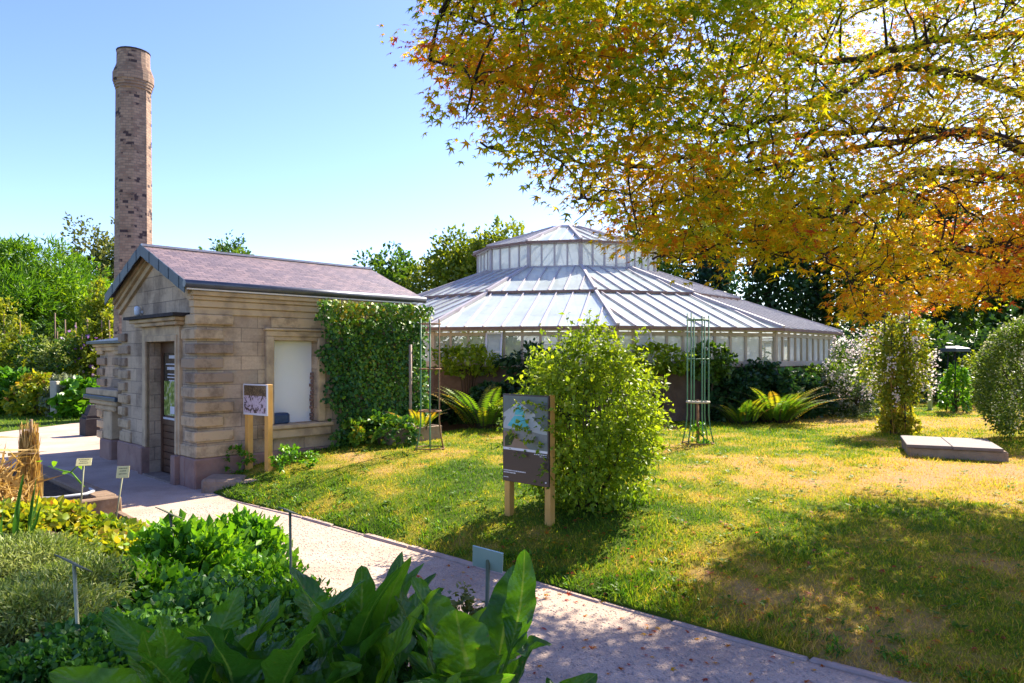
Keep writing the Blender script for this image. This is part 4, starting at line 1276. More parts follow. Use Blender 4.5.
# ------------------------------------------------------------------ planting along the glasshouse and house
def gpos(k, R, z=None):
    v = gv(k, R, 0) + GC
    v.z = lz(v.x, v.y) - .02 if z is None else z
    return v
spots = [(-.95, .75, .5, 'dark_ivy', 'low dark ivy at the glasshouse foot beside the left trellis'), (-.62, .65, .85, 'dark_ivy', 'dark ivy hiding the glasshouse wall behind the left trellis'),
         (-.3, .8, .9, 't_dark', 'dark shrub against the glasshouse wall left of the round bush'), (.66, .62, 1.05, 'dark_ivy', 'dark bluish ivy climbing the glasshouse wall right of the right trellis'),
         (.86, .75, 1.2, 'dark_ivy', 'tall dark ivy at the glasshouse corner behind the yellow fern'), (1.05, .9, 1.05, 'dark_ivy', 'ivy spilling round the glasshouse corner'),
         (1.35, .9, 1.1, 't_mid', 'leafy green shrub along the right side of the glasshouse'), (1.7, 1.0, 1.2, 't_mid', 'mid green shrub under the far right glasshouse windows')]
for i, (k, R, H, mt, lb) in enumerate(spots):
    shrub('wall_shrub', lb, gpos(k, GW + .22), (R, .36, H * .62), M[mt], 170 + i, 2600, .11, 'ivy' if 'ivy' in lb else 'shrub', 'greenery along the glasshouse wall', T_WIDE if 'ivy' in mt else T_LENS, .2)

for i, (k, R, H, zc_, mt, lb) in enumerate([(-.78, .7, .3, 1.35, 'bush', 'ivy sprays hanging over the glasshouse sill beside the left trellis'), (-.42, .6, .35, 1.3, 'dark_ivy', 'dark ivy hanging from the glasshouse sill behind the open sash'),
                                          (.22, .6, .3, 1.35, 'bush', 'bright shoots hanging over the glasshouse sill right of the round bush'), (.5, .5, .35, 1.3, 't_mid', 'green shoots on the glasshouse sill behind the right trellis')]):
    shrub('wall_shrub', lb, gpos(k, GW + .1), (R, .25, H), M[mt], 190 + i, 1100, .09, 'ivy' if 'ivy' in lb else 'shrub', 'greenery along the glasshouse wall', T_WIDE, .3, .3, 0, .35, 9, .1, -.9, zc_)
def fern(name, label, pos, nf, Lf, seed, tb=.0, cat='fern'):
    r = np.random.default_rng(seed)
    root = empty(name, pos, 0, label, cat)
    Ps, Ds, Ns, Ss, Ts = [], [], [], [], []
    b = MB()
    for i in range(nf):
        a = r.uniform(0, 2 * PI); e = math.radians(r.uniform(46, 80)); l = Lf * r.uniform(.65, 1.1)
        hd = np.array([math.cos(a), math.sin(a), 0])
        t = np.linspace(0, 1, 26)
        pts = hd * (l * (t * math.cos(e) +   .42 * t ** 2.4))[:, None] + np.array([0, 0, 1]) * (l * (t * math.sin(e) - .26 * t ** 2.8))[:, None] + hd * r.uniform(.03, .34)
        b.tube([tuple(q) for q in pts[::5]], [.008, .007, .006, .005, .003, .002][:len(pts[::5])], 4)
        sd = np.array([-hd[1], hd[0], 0])
        tt = np.clip(.35 + tb + r.normal(0, .25) , 0, 1)
        for s in (1, -1):
            fwd = np.gradient(pts, axis=0); fwd = norm(fwd)
            D = norm(s * sd + .35 * fwd + np.array([0, 0, -.15]))
            Ps.append(pts[3:]); Ds.append(D[3:]); Ns.append(np.cross(fwd, s * sd)[3:] * s * -1 + r.normal(0, .15, (23, 3)))
            Ss.append(l * .15 * np.sin(np.clip(t[3:] * .94 + .08, 0, 1) * PI) ** .7); Ts.append(np.clip(tt - .22 + .55 * t[3:] + r.normal(0, .06, 23), 0, 1))
    cloud('fronds', M['fern'], (np.array([(0, 0, 0), (.14, .4, 0), (0, 1, -.1), (-.14, .4, 0)]), np.array([(0, 1, 2), (0, 2, 3)])), np.concatenate(Ps), np.concatenate(Ds), np.concatenate(Ns), np.concatenate(Ss), np.concatenate(Ts), root)
    b.build('stalks', M['twig'], root)
    return root
p = lawn_at(778, 423); fern('fern', 'large yellowing fern spreading in front of the glasshouse corner', p, 70, 1.05, 5, .0)
p = lawn_at(742, 424); fern('fern', 'green fern with a few golden tips left of the large yellowing fern', p, 26, .85, 6, .0)
p = lawn_at(484, 429); fern('fern', 'shaded brownish fern by the glasshouse wall left of the round bush', p, 44, 1.15, 7, .05)
# spiky grey shrub
p = lawn_at(838, 416)
shrub('grey_shrub', 'spiky silver-grey shrub right of the yellowing fern', p, (.95, .6, .62), M['silver'], 201, 3600, .10, 'shrub', None, T_STRIP, .25, .1)
p = lawn_at(826, 408)
shrub('green_shrub', 'loose green shrub under the right end of the glasshouse', (p.x, p.y + .4, p.z), (1.0, .6, .62), M['t_mid'], 202, 3000, .10, 'shrub', None, T_LENS, .2)
# trough with small fern at the ivy
tp = hw(3.35, -.62, 0); tp.z = lz(tp.x, tp.y)
tr = empty('stone_trough', tp, HA, 'grey stone trough with ivy over its rim at the pavilion end', 'trough')
b = MB(); b.box(-.55, .55, -.16, -.1, -.1, .24, .01); b.box(-.55, .55, .1, .16, -.1, .24, .01); b.box(-.55, -.49, -.098, .098, -.1, .24, .01); b.box(.49, .55, -.098, .098, -.1, .24, .01)
b.build('basin', M['block'], tr)
b = MB(); b.box(-.488, .488, -.098, .098, -.1, .2); b.build('soil', M['soil'], tr)
fern('fern', 'small yellow-green fern growing in the stone trough', hw(3.55, -.62, lz(tp.x, tp.y) + .2), 15, .52, 8, .12)
q = hw(2.75, -.6, 0); q.z = lz(q.x, q.y)
shrub('ivy_clump', 'low trailing ivy clump at the foot of the ivy wall', q, (.6, .35, .3), M['ivy'], 204, 1500, .07, 'ivy', None, T_WIDE, .2)
q = hw(2.1, -.35, 0); q.z = lz(q.x, q.y)

# plants inside the glasshouse
for i, (x, y, mt) in enumerate([(-3.6, 19.3, 'bush'), (-2.0, 18.2, 't_mid'), (-.6, 17.7, 'bush'), (1.6, 17.4, 't_mid'), (4.0, 17.8, 'bush'), (6.0, 19.0, 't_mid'), (0, 21.5, 't_mid'), (3.6, 22, 'bush')]):
    shrub('indoor_plant', ['bright leafy plant inside the glasshouse near its left corner', 'green plant inside the glasshouse behind the open sash', 'bright plant inside the glasshouse left of the round bush', 'green plant inside the glasshouse hidden by the round bush',
                           'bright plant inside the glasshouse behind the right trellis', 'green plant inside the glasshouse at its right corner', 'tall green plant in the middle of the glasshouse', 'bright tall plant in the middle of the glasshouse'][i],
          (x, y, .56), (.85, .7, 1.15), M[mt], 210 + i, 1500, .16, 'plant', 'plants inside the glasshouse')

# ------------------------------------------------------------------ round climbing bush on the lawn
bp = lawn_at(587, 506); bp.z = lz(bp.x, bp.y); print('bush', bp)
bush = empty('climber_bush', bp, 0, 'tall rounded light green climber bush behind the information board', 'bush')
p, d = mound(17000, (.72, .62, .95), 301, 9, .26, 3.4, .5, .07, -.9)
p[:, 2] = p[:, 2] + .80
# egg shape: narrower at the top, wide skirt
s_ = np.interp(p[:, 2], [0, .3, .9, 1.5, 2.0], [.98, 1.08, 1.05, .92, .62])
p[:, 0] *= s_; p[:, 1] *= s_
ok = (p[:, 2] > .02) & (snoise(p, 4.5, 55) > -.34); p, d = p[ok], d[ok]
# long free shoots
Ps, Ds = [p], [d]
rr = np.random.default_rng(5)
b = MB()
for i in range(170):
    dd_ = norm(rr.normal(size=3) * np.array([1, 1, .75]) + np.array([0.05, 0, .25]))
    st_ = dd_ * np.array([.66, .58, .86]) + np.array([0, 0, .82])
    ln = rr.uniform(.14, .42)
    t = np.linspace(0, 1, 9)[:, None]
    pts = st_ + dd_ * ln * t + np.array([0, 0, -.10]) * t ** 2 * rr.uniform(-.6, 1.6)
    if pts[-1, 2] < .08: continue
    b.tube([tuple(q) for q in pts[::4]], [.003, .002, .0012], 4)
    q = np.repeat(pts, 2, 0) + rr.normal(0, .012, (18, 3))
    Ps.append(q); Ds.append(np.tile(dd_, (18, 1)))
p, d = np.concatenate(Ps), np.concatenate(Ds)
D = norm(d * .5 + rdir(len(p)) * .9 + np.array([0, 0, -.2])); Nn = norm(d * .4 + rdir(len(p)) * .7 + np.array([0, 0, .6]))
tint = np.clip(.50 + .24 * snoise(p, 3, 12) + RNG.normal(0, .17, len(p)) + (p[:, 2] - 1) * .12, 0, 1)
cloud('foliage', M['bush'], T_LENS, p, D, Nn, RNG.uniform(.03, .078, len(p)), tint, bush)
for q in range(26):
    a = random.uniform(0, 2 * PI); e = random.uniform(.3, .95)
    b.tube([(.1 * math.cos(a), .1 * math.sin(a), -.03), (math.cos(a) * .45 * e, math.sin(a) * .4 * e, .5), (math.cos(a) * .62 * e, math.sin(a) * .55 * e, 1.0), (math.cos(a) * .4 * e, math.sin(a) * .35 * e, 1.6)], [.012, .009, .006, .003], 5)
b.build('stems', M['twig'], bush)

# ------------------------------------------------------------------ signs
def board_frame(pl, pr):
    d = (pr - pl); d.z = 0
    return math.atan2(d.y, d.x), d.length
pr_ = lawn_at(549.5, 527); YR = pr_.y; pr_.z = 0; pl_ = Vector(((503.5 - CX) / F * YR * 1.06, YR * 1.06, 0)); print('sign', YR)
ang, wb = board_frame(pl_, pr_)
zg = lz(pr_.x, pr_.y)
info = empty('information_board', (pl_.x, pl_.y, 0), ang, 'large brown information board on two wooden posts in front of the bush', 'sign')
zb, zt = EYE - (487.5 - HY) / F * YR, EYE - (396 - HY) / F * YR
b = MB(); b.box(0, wb, -.012, .012, zb, zt, .003)
bd = b.build('panel', M['poster_brown'], info)
def poly(pts, mat, name, lift):
    bb = MB(); bb.face([(u * wb, -.0125 - lift, zb + v * (zt - zb)) for u, v in pts])
    o = bb.build(name, mat, bd); return o
poly([(.02, .385), (.98, .385), (.98, .985), (.02, .985)], M['poster_grey'], 'picture', .0010)
poly([(.02, .78), (.36, .92), (.72, .79), (.72, .76), (.02, .74)], M['poster_roof'], 'picture_upper_roof', .0020)
poly([(.27, .77), (.36, .915), (.52, .77)], M['poster_teal'], 'picture_upper_facet', .0030)
poly([(.02, .67), (.10, .76), (.64, .76), (.97, .60), (.97, .57), (.02, .61)], M['poster_roof'], 'picture_lower_roof', .0022)
poly([(.11, .64), (.27, .76), (.48, .76), (.62, .60)], M['poster_teal'], 'picture_lower_facet', .0032)
poly([(.25, .605), (.62, .595), (.97, .565), (.97, .48), (.34, .50)], M['poster_wall'], 'picture_wall', .0024)
poly([(.02, .57), (.25, .59), (.34, .53), (.60, .39), (.02, .39)], M['poster_path'], 'picture_path', .0026)
poly([(.05, .50), (.18, .58), (.28, .52), (.20, .42), (.06, .40)], M['t_olive'], 'picture_shrub', .0034)
poly([(.02, .365), (.98, .365), (.98, .392), (.02, .392)], M['poster_white'], 'white_stripe', .0036)
def lines(specs, name, parent, mat, ox, y, wtot, z0, ztot):
    bb = MB()
    for (u0, u1, v, h) in specs:
        u = u0
        while u < u1:
            wl = random.uniform(.012, .035)
            bb.face([(ox + u * wtot, y, z0 + v * ztot), (ox + min(u + wl, u1) * wtot, y, z0 + v * ztot), (ox + min(u + wl, u1) * wtot, y, z0 + (v + h) * ztot), (ox + u * wtot, y, z0 + (v + h) * ztot)])
            u += wl + .008
    return bb.build(name, mat, parent)
lines([(.70, .96, .342, .010), (.82, .96, .322, .008), (.03, .52, .122, .012), (.03, .30, .098, .012), (.03, .14, .045, .009), (.93, .96, .04, .015)], 'lettering', bd, M['poster_white'], 0, -.0165, wb, zb, zt - zb)
for x in (.0, wb - .075):
    b = MB(); b.box(x, x + .075, .0125, .0875, zg - .3, zt + (.008 if x > .1 else -.015), .004)
    b.build('post', M['pine_wood'], info)
# small picture sign
pr_ = lawn_at(266, 472)
pl_ = Vector(((246 - CX) / F * (pr_.y + .28), pr_.y + .28, 0))
ang, wb2 = board_frame(pl_, pr_)
sg = empty('picture_sign', (pl_.x, pl_.y, 0), ang, 'small photo panel on two pine posts beside the pavilion corner', 'sign')
s_ = pr_.y / F
zt2 = EYE - (384.5 - HY) * s_; zb2 = EYE - (416 - HY) * s_
b = MB(); b.box(-.05, wb2 + .04, -.012, .008, zb2, zt2, .002)
pn = b.build('panel', M['poster_white'], sg)
b = MB(); b.face([(-.03, -.0135, zb2 + .03), (wb2 + .02, -.0135, zb2 + .03), (wb2 + .02, -.0135, zt2 - .02), (-.03, -.0135, zt2 - .02)])
b.build('picture', M['photo_print'], pn)
for x in (-.04, wb2 - .05):
    b = MB(); b.box(x, x + .085, .0085, .09, -.1, zt2 + (.0 if x > 0 else -.03), .004)
    b.build('post', M['pine_wood'], sg)

# ------------------------------------------------------------------ trellises
def trellis(name, label, pos, H, w_, flare, rods, rings, mat_of, seed, group=None, base_ring=True, tip=.12):
    root = empty(name, pos, .35, label, 'trellis', group)
    r = random.Random(seed)
    for i in range(rods):
        a = 2 * PI * i / rods + .3
        ca, sa = math.cos(a), math.sin(a)
        b = MB()
        pts = [(ca * flare, sa * flare, -.03), (ca * w_ * 1.12, sa * w_ * 1.12, H * .13), (ca * w_, sa * w_, H * .22), (ca * w_, sa * w_, H * (1 - .03 * r.random()))]
        b.tube(pts, .011, 6)
        b.build('rod', mat_of(i), root)
    for (z, mt, rad) in rings:
        b = MB()
        n_ = 20
        b.tube([(math.cos(2 * PI * k / n_) * w_ * 1.03, math.sin(2 * PI * k / n_) * w_ * 1.03, z) for k in range(n_ + 1)], rad, 5, cap=False)
        b.build('ring', mt, root)
    if base_ring:
        b = MB()
        b.tube([(math.cos(2 * PI * k / 6 + .3) * flare, math.sin(2 * PI * k / 6 + .3) * flare, .02) for k in range(7)], .010, 5, cap=False)
        b.build('base_ring', M['rust_rod'], root)
    return root
gm = lambda i: M['rust_rod'] if i in (2, 5) else M['green_paint']
p = lawn_at(430, 449); s_ = p.y / F
trellis('plant_trellis', 'tall green and rusty rod trellis beside the ivy-covered pavilion end', p, 131 * s_, 10.5 * s_, 16 * s_, 6, [(80 * s_, M['rust_rod'], .012), (38 * s_, M['rust_rod'], .015), (125 * s_, M['rust_rod'], .008)], gm, 1)
p = lawn_at(698, 444); s_ = p.y / F
tr2 = trellis('plant_trellis', 'tall green rod trellis standing right of the round bush', p, 131 * s_, 10.5 * s_, 16 * s_, 6, [(42 * s_, M['ring'], .02), (85 * s_, M['green_paint'], .008), (124 * s_, M['green_paint'], .010)], lambda i: M['green_paint'], 2)
b = MB(); b.tube([(.0, .0, -.02), (.0, .01, 44 * s_)], [.03, .018], 6); b.build('old_stem', M['rust_rod'], tr2)
shrub('small_weed', 'little green weed under the right trellis', (p.x + .03, p.y - .02, p.z), (.18, .16, .2), M['lush'], 260, 160, .06, 'plant', stems=False)
# overgrown trellis with flowering climber
p = lawn_at(897, 433); s_ = p.y / F
tw = trellis('plant_trellis', 'dark iron trellis overgrown by the white-flowered climber', p, 150 * s_, 11 * s_, 13 * s_, 6, [(45 * s_, M['iron'], .012), (110 * s_, M['iron'], .012)], lambda i: M['iron'], 3)
cl = empty('flowering_climber', p, 0, 'pale-flowered climber spilling over the dark iron trellis', 'climber')
n = 6500
q, d = mound(3600, (.56, .46, .98), 270, 9, .42, 3.4, .6, .10, -.8)
q[:, 2] += 1.32
low = q[:, 2] < .9
q[low, 0] *= .75
q2, d2 = mound(1800, (.30, .26, .95), 271, 9, .12, 2.6, .7, .05, -.95); q2[:, 2] += .8
q3, d3 = mound(1500, (.40, .34, .28), 272, 9, .2, 2.6, .8, .05, -.3); q3[:, 2] += .1
pp, dd_ = np.concatenate([q, q2, q3]), np.concatenate([d, d2, d3])
D = norm(rdir(len(pp)) * .8 + dd_ * .4 + np.array([0, 0, -.5])); Nn = norm(rdir(len(pp)) + dd_ * .4)
cloud('foliage', M['climber'], T_LENS, pp, D, Nn, RNG.uniform(.05, .10, len(pp)), np.clip(RNG.normal(.5, .22, len(pp)) + np.where(pp[:, 2] < .5, .3, 0), 0, 1), cl)
fx, fd = mound(1100, (.66, .52, 1.0), 273, 12, .42, 3.4, .4, .08, -.6); fx[:, 2] += 1.34
cloud('flowers', M['pink_petal'], T_WIDE, fx, norm(rdir(len(fx)) + fd), norm(rdir(len(fx)) + fd), RNG.uniform(.03, .055, len(fx)), RNG.random(len(fx)), cl)
b = MB()
for k in range(26):
    a = random.uniform(0, 2 * PI); r_ = random.uniform(.12, .32)
    b.tube([(math.cos(a) * r_, math.sin(a) * r_, 0), (math.cos(a) * r_ * .7 + random.uniform(-.1, .1), math.sin(a) * r_ * .7, .6), (math.cos(a) * r_ * .8 + random.uniform(-.12, .12), math.sin(a) * r_ * .8, 1.3)], [.006, .005, .003], 4)
b.build('dry_stems', M['pine_wood'], cl)
p = lawn_at(866, 418)
fs = shrub('flowering_shrub', 'tall shrub covered with pale pinkish blossom left of the overgrown trellis', (p.x, p.y + .5, p.z), (.62, .5, 1.05), M['white_shrub'], 295, 2600, .07, 'shrub', None, T_LENS, .28)
fx, fd = mound(1500, (.66, .54, 1.08), 295, 12, .28, 2.6, .2, .07, -.5); fx[:, 2] += 1.05 * .66
cloud('flowers', M['pink_petal'], T_WIDE, fx, norm(rdir(len(fx)) + fd), norm(rdir(len(fx)) + fd), RNG.uniform(.03, .06, len(fx)), RNG.random(len(fx)), fs)
# far trellis with bluish flat top, green column under it
p = lawn_at(955, 412); s_ = p.y / F
ft = empty('garden_lantern_post', p, .3, 'slim four-legged stand with flat bluish top behind the lawn', 'trellis')
for (x, y) in ((-.13, -.13), (.13, -.13), (-.13, .13), (.13, .13)):
    b = MB(); b.tube([(x, y, -.03), (x * .8, y * .8, 60 * s_)], .014, 5); b.build('leg', M['iron'], ft)
b = MB(); b.box(-.24, .24, -.24, .24, 60 * s_ + .001, 63.5 * s_, .01); b.prism([(-.24, -.24, 63.6 * s_), (.24, -.24, 63.6 * s_), (.05, -.05, 66 * s_), (-.05, -.05, 66 * s_)], (0, .29, 0)); b.build('top', M['lead'], ft)
shrub('column_plant', 'narrow green climber growing up inside the far stand', (p.x, p.y, p.z), (.32, .3, .75), M['lush'], 281, 1300, .1, 'climber')
p = lawn_at(930, 410)
b = MB(); b.lathe([(.055, -.05), (.055, .55), (.065, .552), (.065, .60), (.02, .62)], 10)
o = b.build('blue_post', M['lamp_white']); o.location = p; tag(o, 'short pale blue-grey marker post in front of the hedge', 'post')
p = lawn_at(915, 405)
shrub('low_shrub', 'low green shrub behind the short pale post', (p.x + .1, p.y + .3, p.z), (.9, .6, .7), M['t_dark'], 283, 1800, .1)
p = lawn_at(985, 408)
shrub('low_shrub', 'soft pale green shrub between the far stand and the round shrub', (p.x, p.y + .2, p.z), (.8, .6, .9), M['t_yel'], 284, 1600, .1)

# big round white-flowered shrub
p = lawn_at(1050, 441)
rs_ = empty('flowering_shrub', p, 0, 'dense round dark shrub speckled with creamy white flowers at the right edge', 'shrub')
q, d = mound(26000, (1.08, 1.0, 1.12), 290, 9, .06, 3, .22, .04, -.8); q[:, 2] += .98
ok = q[:, 2] > .02; q, d = q[ok], d[ok]
cloud('foliage', M['white_shrub'], T_LENS, q, norm(d + rdir(len(q)) * .8), norm(d * .6 + rdir(len(q)) * .7), RNG.uniform(.035, .07, len(q)), np.clip(RNG.normal(.66, .2, len(q)), 0, 1), rs_)
q, d = mound(5600, (1.11, 1.03, 1.15), 291, 9, .06, 3, .06, .035, -.6); q[:, 2] += .98
ok = (q[:, 2] > .1) & (RNG.random(len(q)) < np.clip(.25 + .45 * q[:, 2], 0, 1)); q, d = q[ok], d[ok]
cloud('flowers', M['petal'], T_WIDE, q, norm(rdir(len(q)) + d * .5), norm(d + rdir(len(q)) * .5), RNG.uniform(.022, .042, len(q)), RNG.random(len(q)), rs_)
b = MB()
for k in range(8):
    a = k * .8; b.tube([(.05 * math.cos(a), .05 * math.sin(a), -.03), (.5 * math.cos(a), .5 * math.sin(a), .8), (.7 * math.cos(a), .7 * math.sin(a), 1.3)], [.02, .014, .005], 5)
b.build('stems', M['twig'], rs_)

# ------------------------------------------------------------------ stone slab cover
c0, c1, c2, c3 = Vector((5.61, 10.23, 0)), Vector((6.66, 9.75, 0)), Vector((7.40, 10.9, 0)), Vector((6.4, 11.4, 0))
ang = math.atan2(c1.y - c0.y, c1.x - c0.x); lu = (c1 - c0).length; lv = 1.32
zl = lz(6.6, 10)
sb = empty('stone_cover', (c0.x, c0.y, 0), ang, 'low stone cistern cover with flat grey slab lying on the lawn', 'stone slab')
b = MB(); b.box(.02, lu + .06, .03, lv, zl - .25, .60, .02, 0, None, .01)
b.build('base', M['block'], sb)
b = MB()
b.box(0, lu * .48, -.01, lv - .02, .602, .645, .006, 0, None, .003); b.box(lu * .48 + .008, lu, -.015, lv - .02, .602, .643, .006, 0, None, .003)
b.build('slab', M['slab'], sb)
# rough stone block beside the pavilion corner
sbk = hw(.3, -.42, 0)
b = MB(); b.box(-.12, .44, -.2, .2, -.06, .20, .03, 0, None, .03); b.box(.455, .92, -.2, .18, -.06, .16, .03, 0, None, .03)
o = b.build('stone_block', M['block']); o.location = hw(.12, -.30, 0); o.rotation_euler.z = HA - .75
tag(o, 'rough stone retaining block holding the lawn at the pavilion corner', 'stone block')
q = hw(1.0, -.95, 0); q.z = lz(q.x, q.y)
shrub('small_weed', 'leafy green weed on the lawn below the small photo sign', q, (.3, .25, .2), M['lush'], 261, 420, .06, 'plant', stems=False)
q = hw(.55, -.12, 0); q.z = lz(q.x, q.y) + .02
shrub('small_weed', 'green weed growing at the foot of the pavilion wall', q, (.22, .16, .22), M['lush'], 262, 300, .06, 'plant', stems=False)

# ------------------------------------------------------------------ timber edged raised bed, straw, labels
kz = .2
corner = Vector((-4.79, 8.62, 0))
b = MB(); b.box(-.0, .24, .0, 3.4, -.05, .215, .015, 0, None, .008)
o = b.build('timber_beam', M['timber']); o.location = corner + Vector((-.2, 0, 0)); o.rotation_euler.z = HA
tag(o, 'weathered timber beam edging the raised bed along the yard', 'timber beam')
b = MB(); b.box(-2.6, .235, -.2, -.005, -.05, .21, .015, 0, None, .008)
o = b.build('timber_beam', M['timber']); o.location = corner + Vector((-.2, 0, 0)); o.rotation_euler.z = HA
tag(o, 'weathered timber beam at the front end of the raised bed', 'timber beam')
b = MB(); b.box(-.03, .03, -2.4, -.25, -.08, .09, .008, 0, None, .006)
o = b.build('edging_board', M['timber']); o.location = corner + Vector((.02, -.05, 0)); o.rotation_euler.z = HA - .02
tag(o, 'thin brown board edging the planting bed along the path', 'board')
b = MB()
hb = Vector(((60 - CX) / F * 8.6, 8.6, .2))
b.tube([hb + Vector((-.9, -.1, 0)), hb + Vector((-.4, -.15, .02)), hb + Vector((0, -.1, .02)), hb + Vector((.25, .1, .03)), hb + Vector((.2, .35, .02)), hb + Vector((.0, .6, 0))], .022, 8)
o = b.build('hose', M['hose']); tag(o, 'grey hose curving over the raised bed soil', 'hose')
# bundle of dried stalks tied to a stake
def straw(name, label, pos, H, R, n, seed, lean=0):
    root = empty(name, pos, 0, label, 'dry plant')
    r = np.random.default_rng(seed)
    z0 = r.uniform(0, H * .75, n); a = r.uniform(0, 2 * PI, n); rr_ = R * np.sqrt(r.random(n)) * np.interp(z0, [0, H * .3, H], [1.3, 1, .6])
    Pp = np.stack([np.cos(a) * rr_, np.sin(a) * rr_, z0], -1)
    D = np.stack([r.normal(0, .08, n), r.normal(0, .08, n), np.where(r.random(n) < .3, -1., 1.)], -1)
    Pp[:, 2] = np.where(D[:, 2] < 0, Pp[:, 2] + H * .25, Pp[:, 2])
    cloud('stalks', M['straw'], T_THIN, Pp, D, rdir(n), r.uniform(.12, .3, n), r.random(n), root, np.full(n, .8))
    b = MB(); b.tube([(0, 0, -.05), (lean, .01, H * 1.02)], .018, 6); b.build('stake', M['timber'], root)
    b = MB(); b.tube([(math.cos(t) * R * .9, math.sin(t) * R * .9, H * .62) for t in np.linspace(0, 2 * PI, 13)], .006, 4, cap=False); b.build('tie', M['timber'], root)
    return root
Ys = 8.4
straw('straw_bundle', 'upright bundle of dry straw-coloured stalks tied to a stake', ((29 - CX) / F * Ys, Ys, .16), .98, .115, 1100, 1, .02)
n = 520
Ys = 7.9
ro = empty('dry_plant', ((4 - CX) / F * Ys, Ys, .16), 0, 'sprawling heap of dry straw stalks at the left edge', 'dry plant')
Pp = np.stack([RNG.normal(-.12, .16, n), RNG.normal(0, .14, n), np.abs(RNG.normal(.2, .2, n))], -1)
cloud('stalks', M['straw'], T_THIN, Pp, norm(rdir(n) + np.array([.1, 0, .5])), rdir(n), RNG.uniform(.15, .4, n), RNG.random(n), ro)

def plant_label(label, px, py_plate, py_base, Y, pw, ph, tilt, yaw, plate, stake, zbase=None, lean=0.0, seen=True, roll=0.0):
    """a stake with a small plate; plate centre at picture height py_plate"""
    top = P(px, py_plate, Y)
    zb_ = .03 if zbase is None else zbase
    root = empty('plant_label', (top.x, top.y, zb_), yaw, label, 'plant label', 'plant labels in the beds')
    h = top.z - zb_
    b = MB(); b.tube([(lean, 0, -.04), (0, .0, h)], .009, 6); b.build('stake', stake, root)
    if tilt is None:   # plate lies almost along the line of sight
        vd = Vector((top.x, top.y, top.z - EYE)).normalized()
        tilt = min(np.linspace(-.9, .9, 181), key=lambda t: abs((Matrix.Rotation(yaw, 3, 'Z') @ Matrix.Rotation(roll, 3, 'Y') @ Matrix.Rotation(t, 3, 'X') @ Vector((0, 0, 1))).dot(vd) + .05))
    b = MB()
    Mx = Matrix.Translation((0, -.004, h)) @ Matrix.Rotation(roll, 4, 'Y') @ Matrix.Rotation(tilt, 4, 'X')
    b.box(-pw / 2, pw / 2, -ph / 2, ph / 2, -.003, .003, .001, 0, Mx)
    pl = b.build('plate', plate, root)
    if seen:
        b = MB()
        for k, (v, ln) in enumerate(((.28, .7), (.05, .5), (-.2, .6))):
            u = -ln / 2
            while u < ln / 2:
                wl = random.uniform(.04, .1)
                b.face([Mx @ Vector((x * pw, y * ph, .0042)) for x, y in ((u, v), (min(u + wl, ln / 2), v), (min(u + wl, ln / 2), v + .07), (u, v + .07))])
                u += wl + .03
        b.build('lettering', M['twig'], pl)
    return root
plant_label('small yellowed plant label leaning on its stake at the timber corner', 84, 462, 500, 8.0, .15, .10, math.radians(48), .35, M['label_plate'], M['label_stake'], .16, -.04)
plant_label('yellowed plant label upright beside the timber corner nearest the path', 123, 472, 520, 7.9, .125, .135, math.radians(62), .3, M['label_plate'], M['label_stake'], .0, -.09)
plant_label('dark edge-on plant label above the lush green plants', 170, 513, 560, 4.9, .17, .11, None, -.25, M['dark_stake'], M['dark_stake'], .05, .1, False, .32)
plant_label('dark edge-on plant label among the silvery foliage', 74, 563, 640, 3.3, .15, .10, None, -.2, M['dark_stake'], M['label_stake'], .05, .06, False, .36)
plant_label('dark thin plant label standing against the beige path', 290, 511, 560, 4.4, .12, .09, None, -.5, M['dark_stake'], M['dark_stake'], .05, .02, False, .2)
plant_label('pale green tilted plant label seen from behind above the big leaves', 488, 559, 640, 3.05, .135, .115, math.radians(118), -.25, M['label_back'], M['dark_stake'], .05, -.02, False, .18)

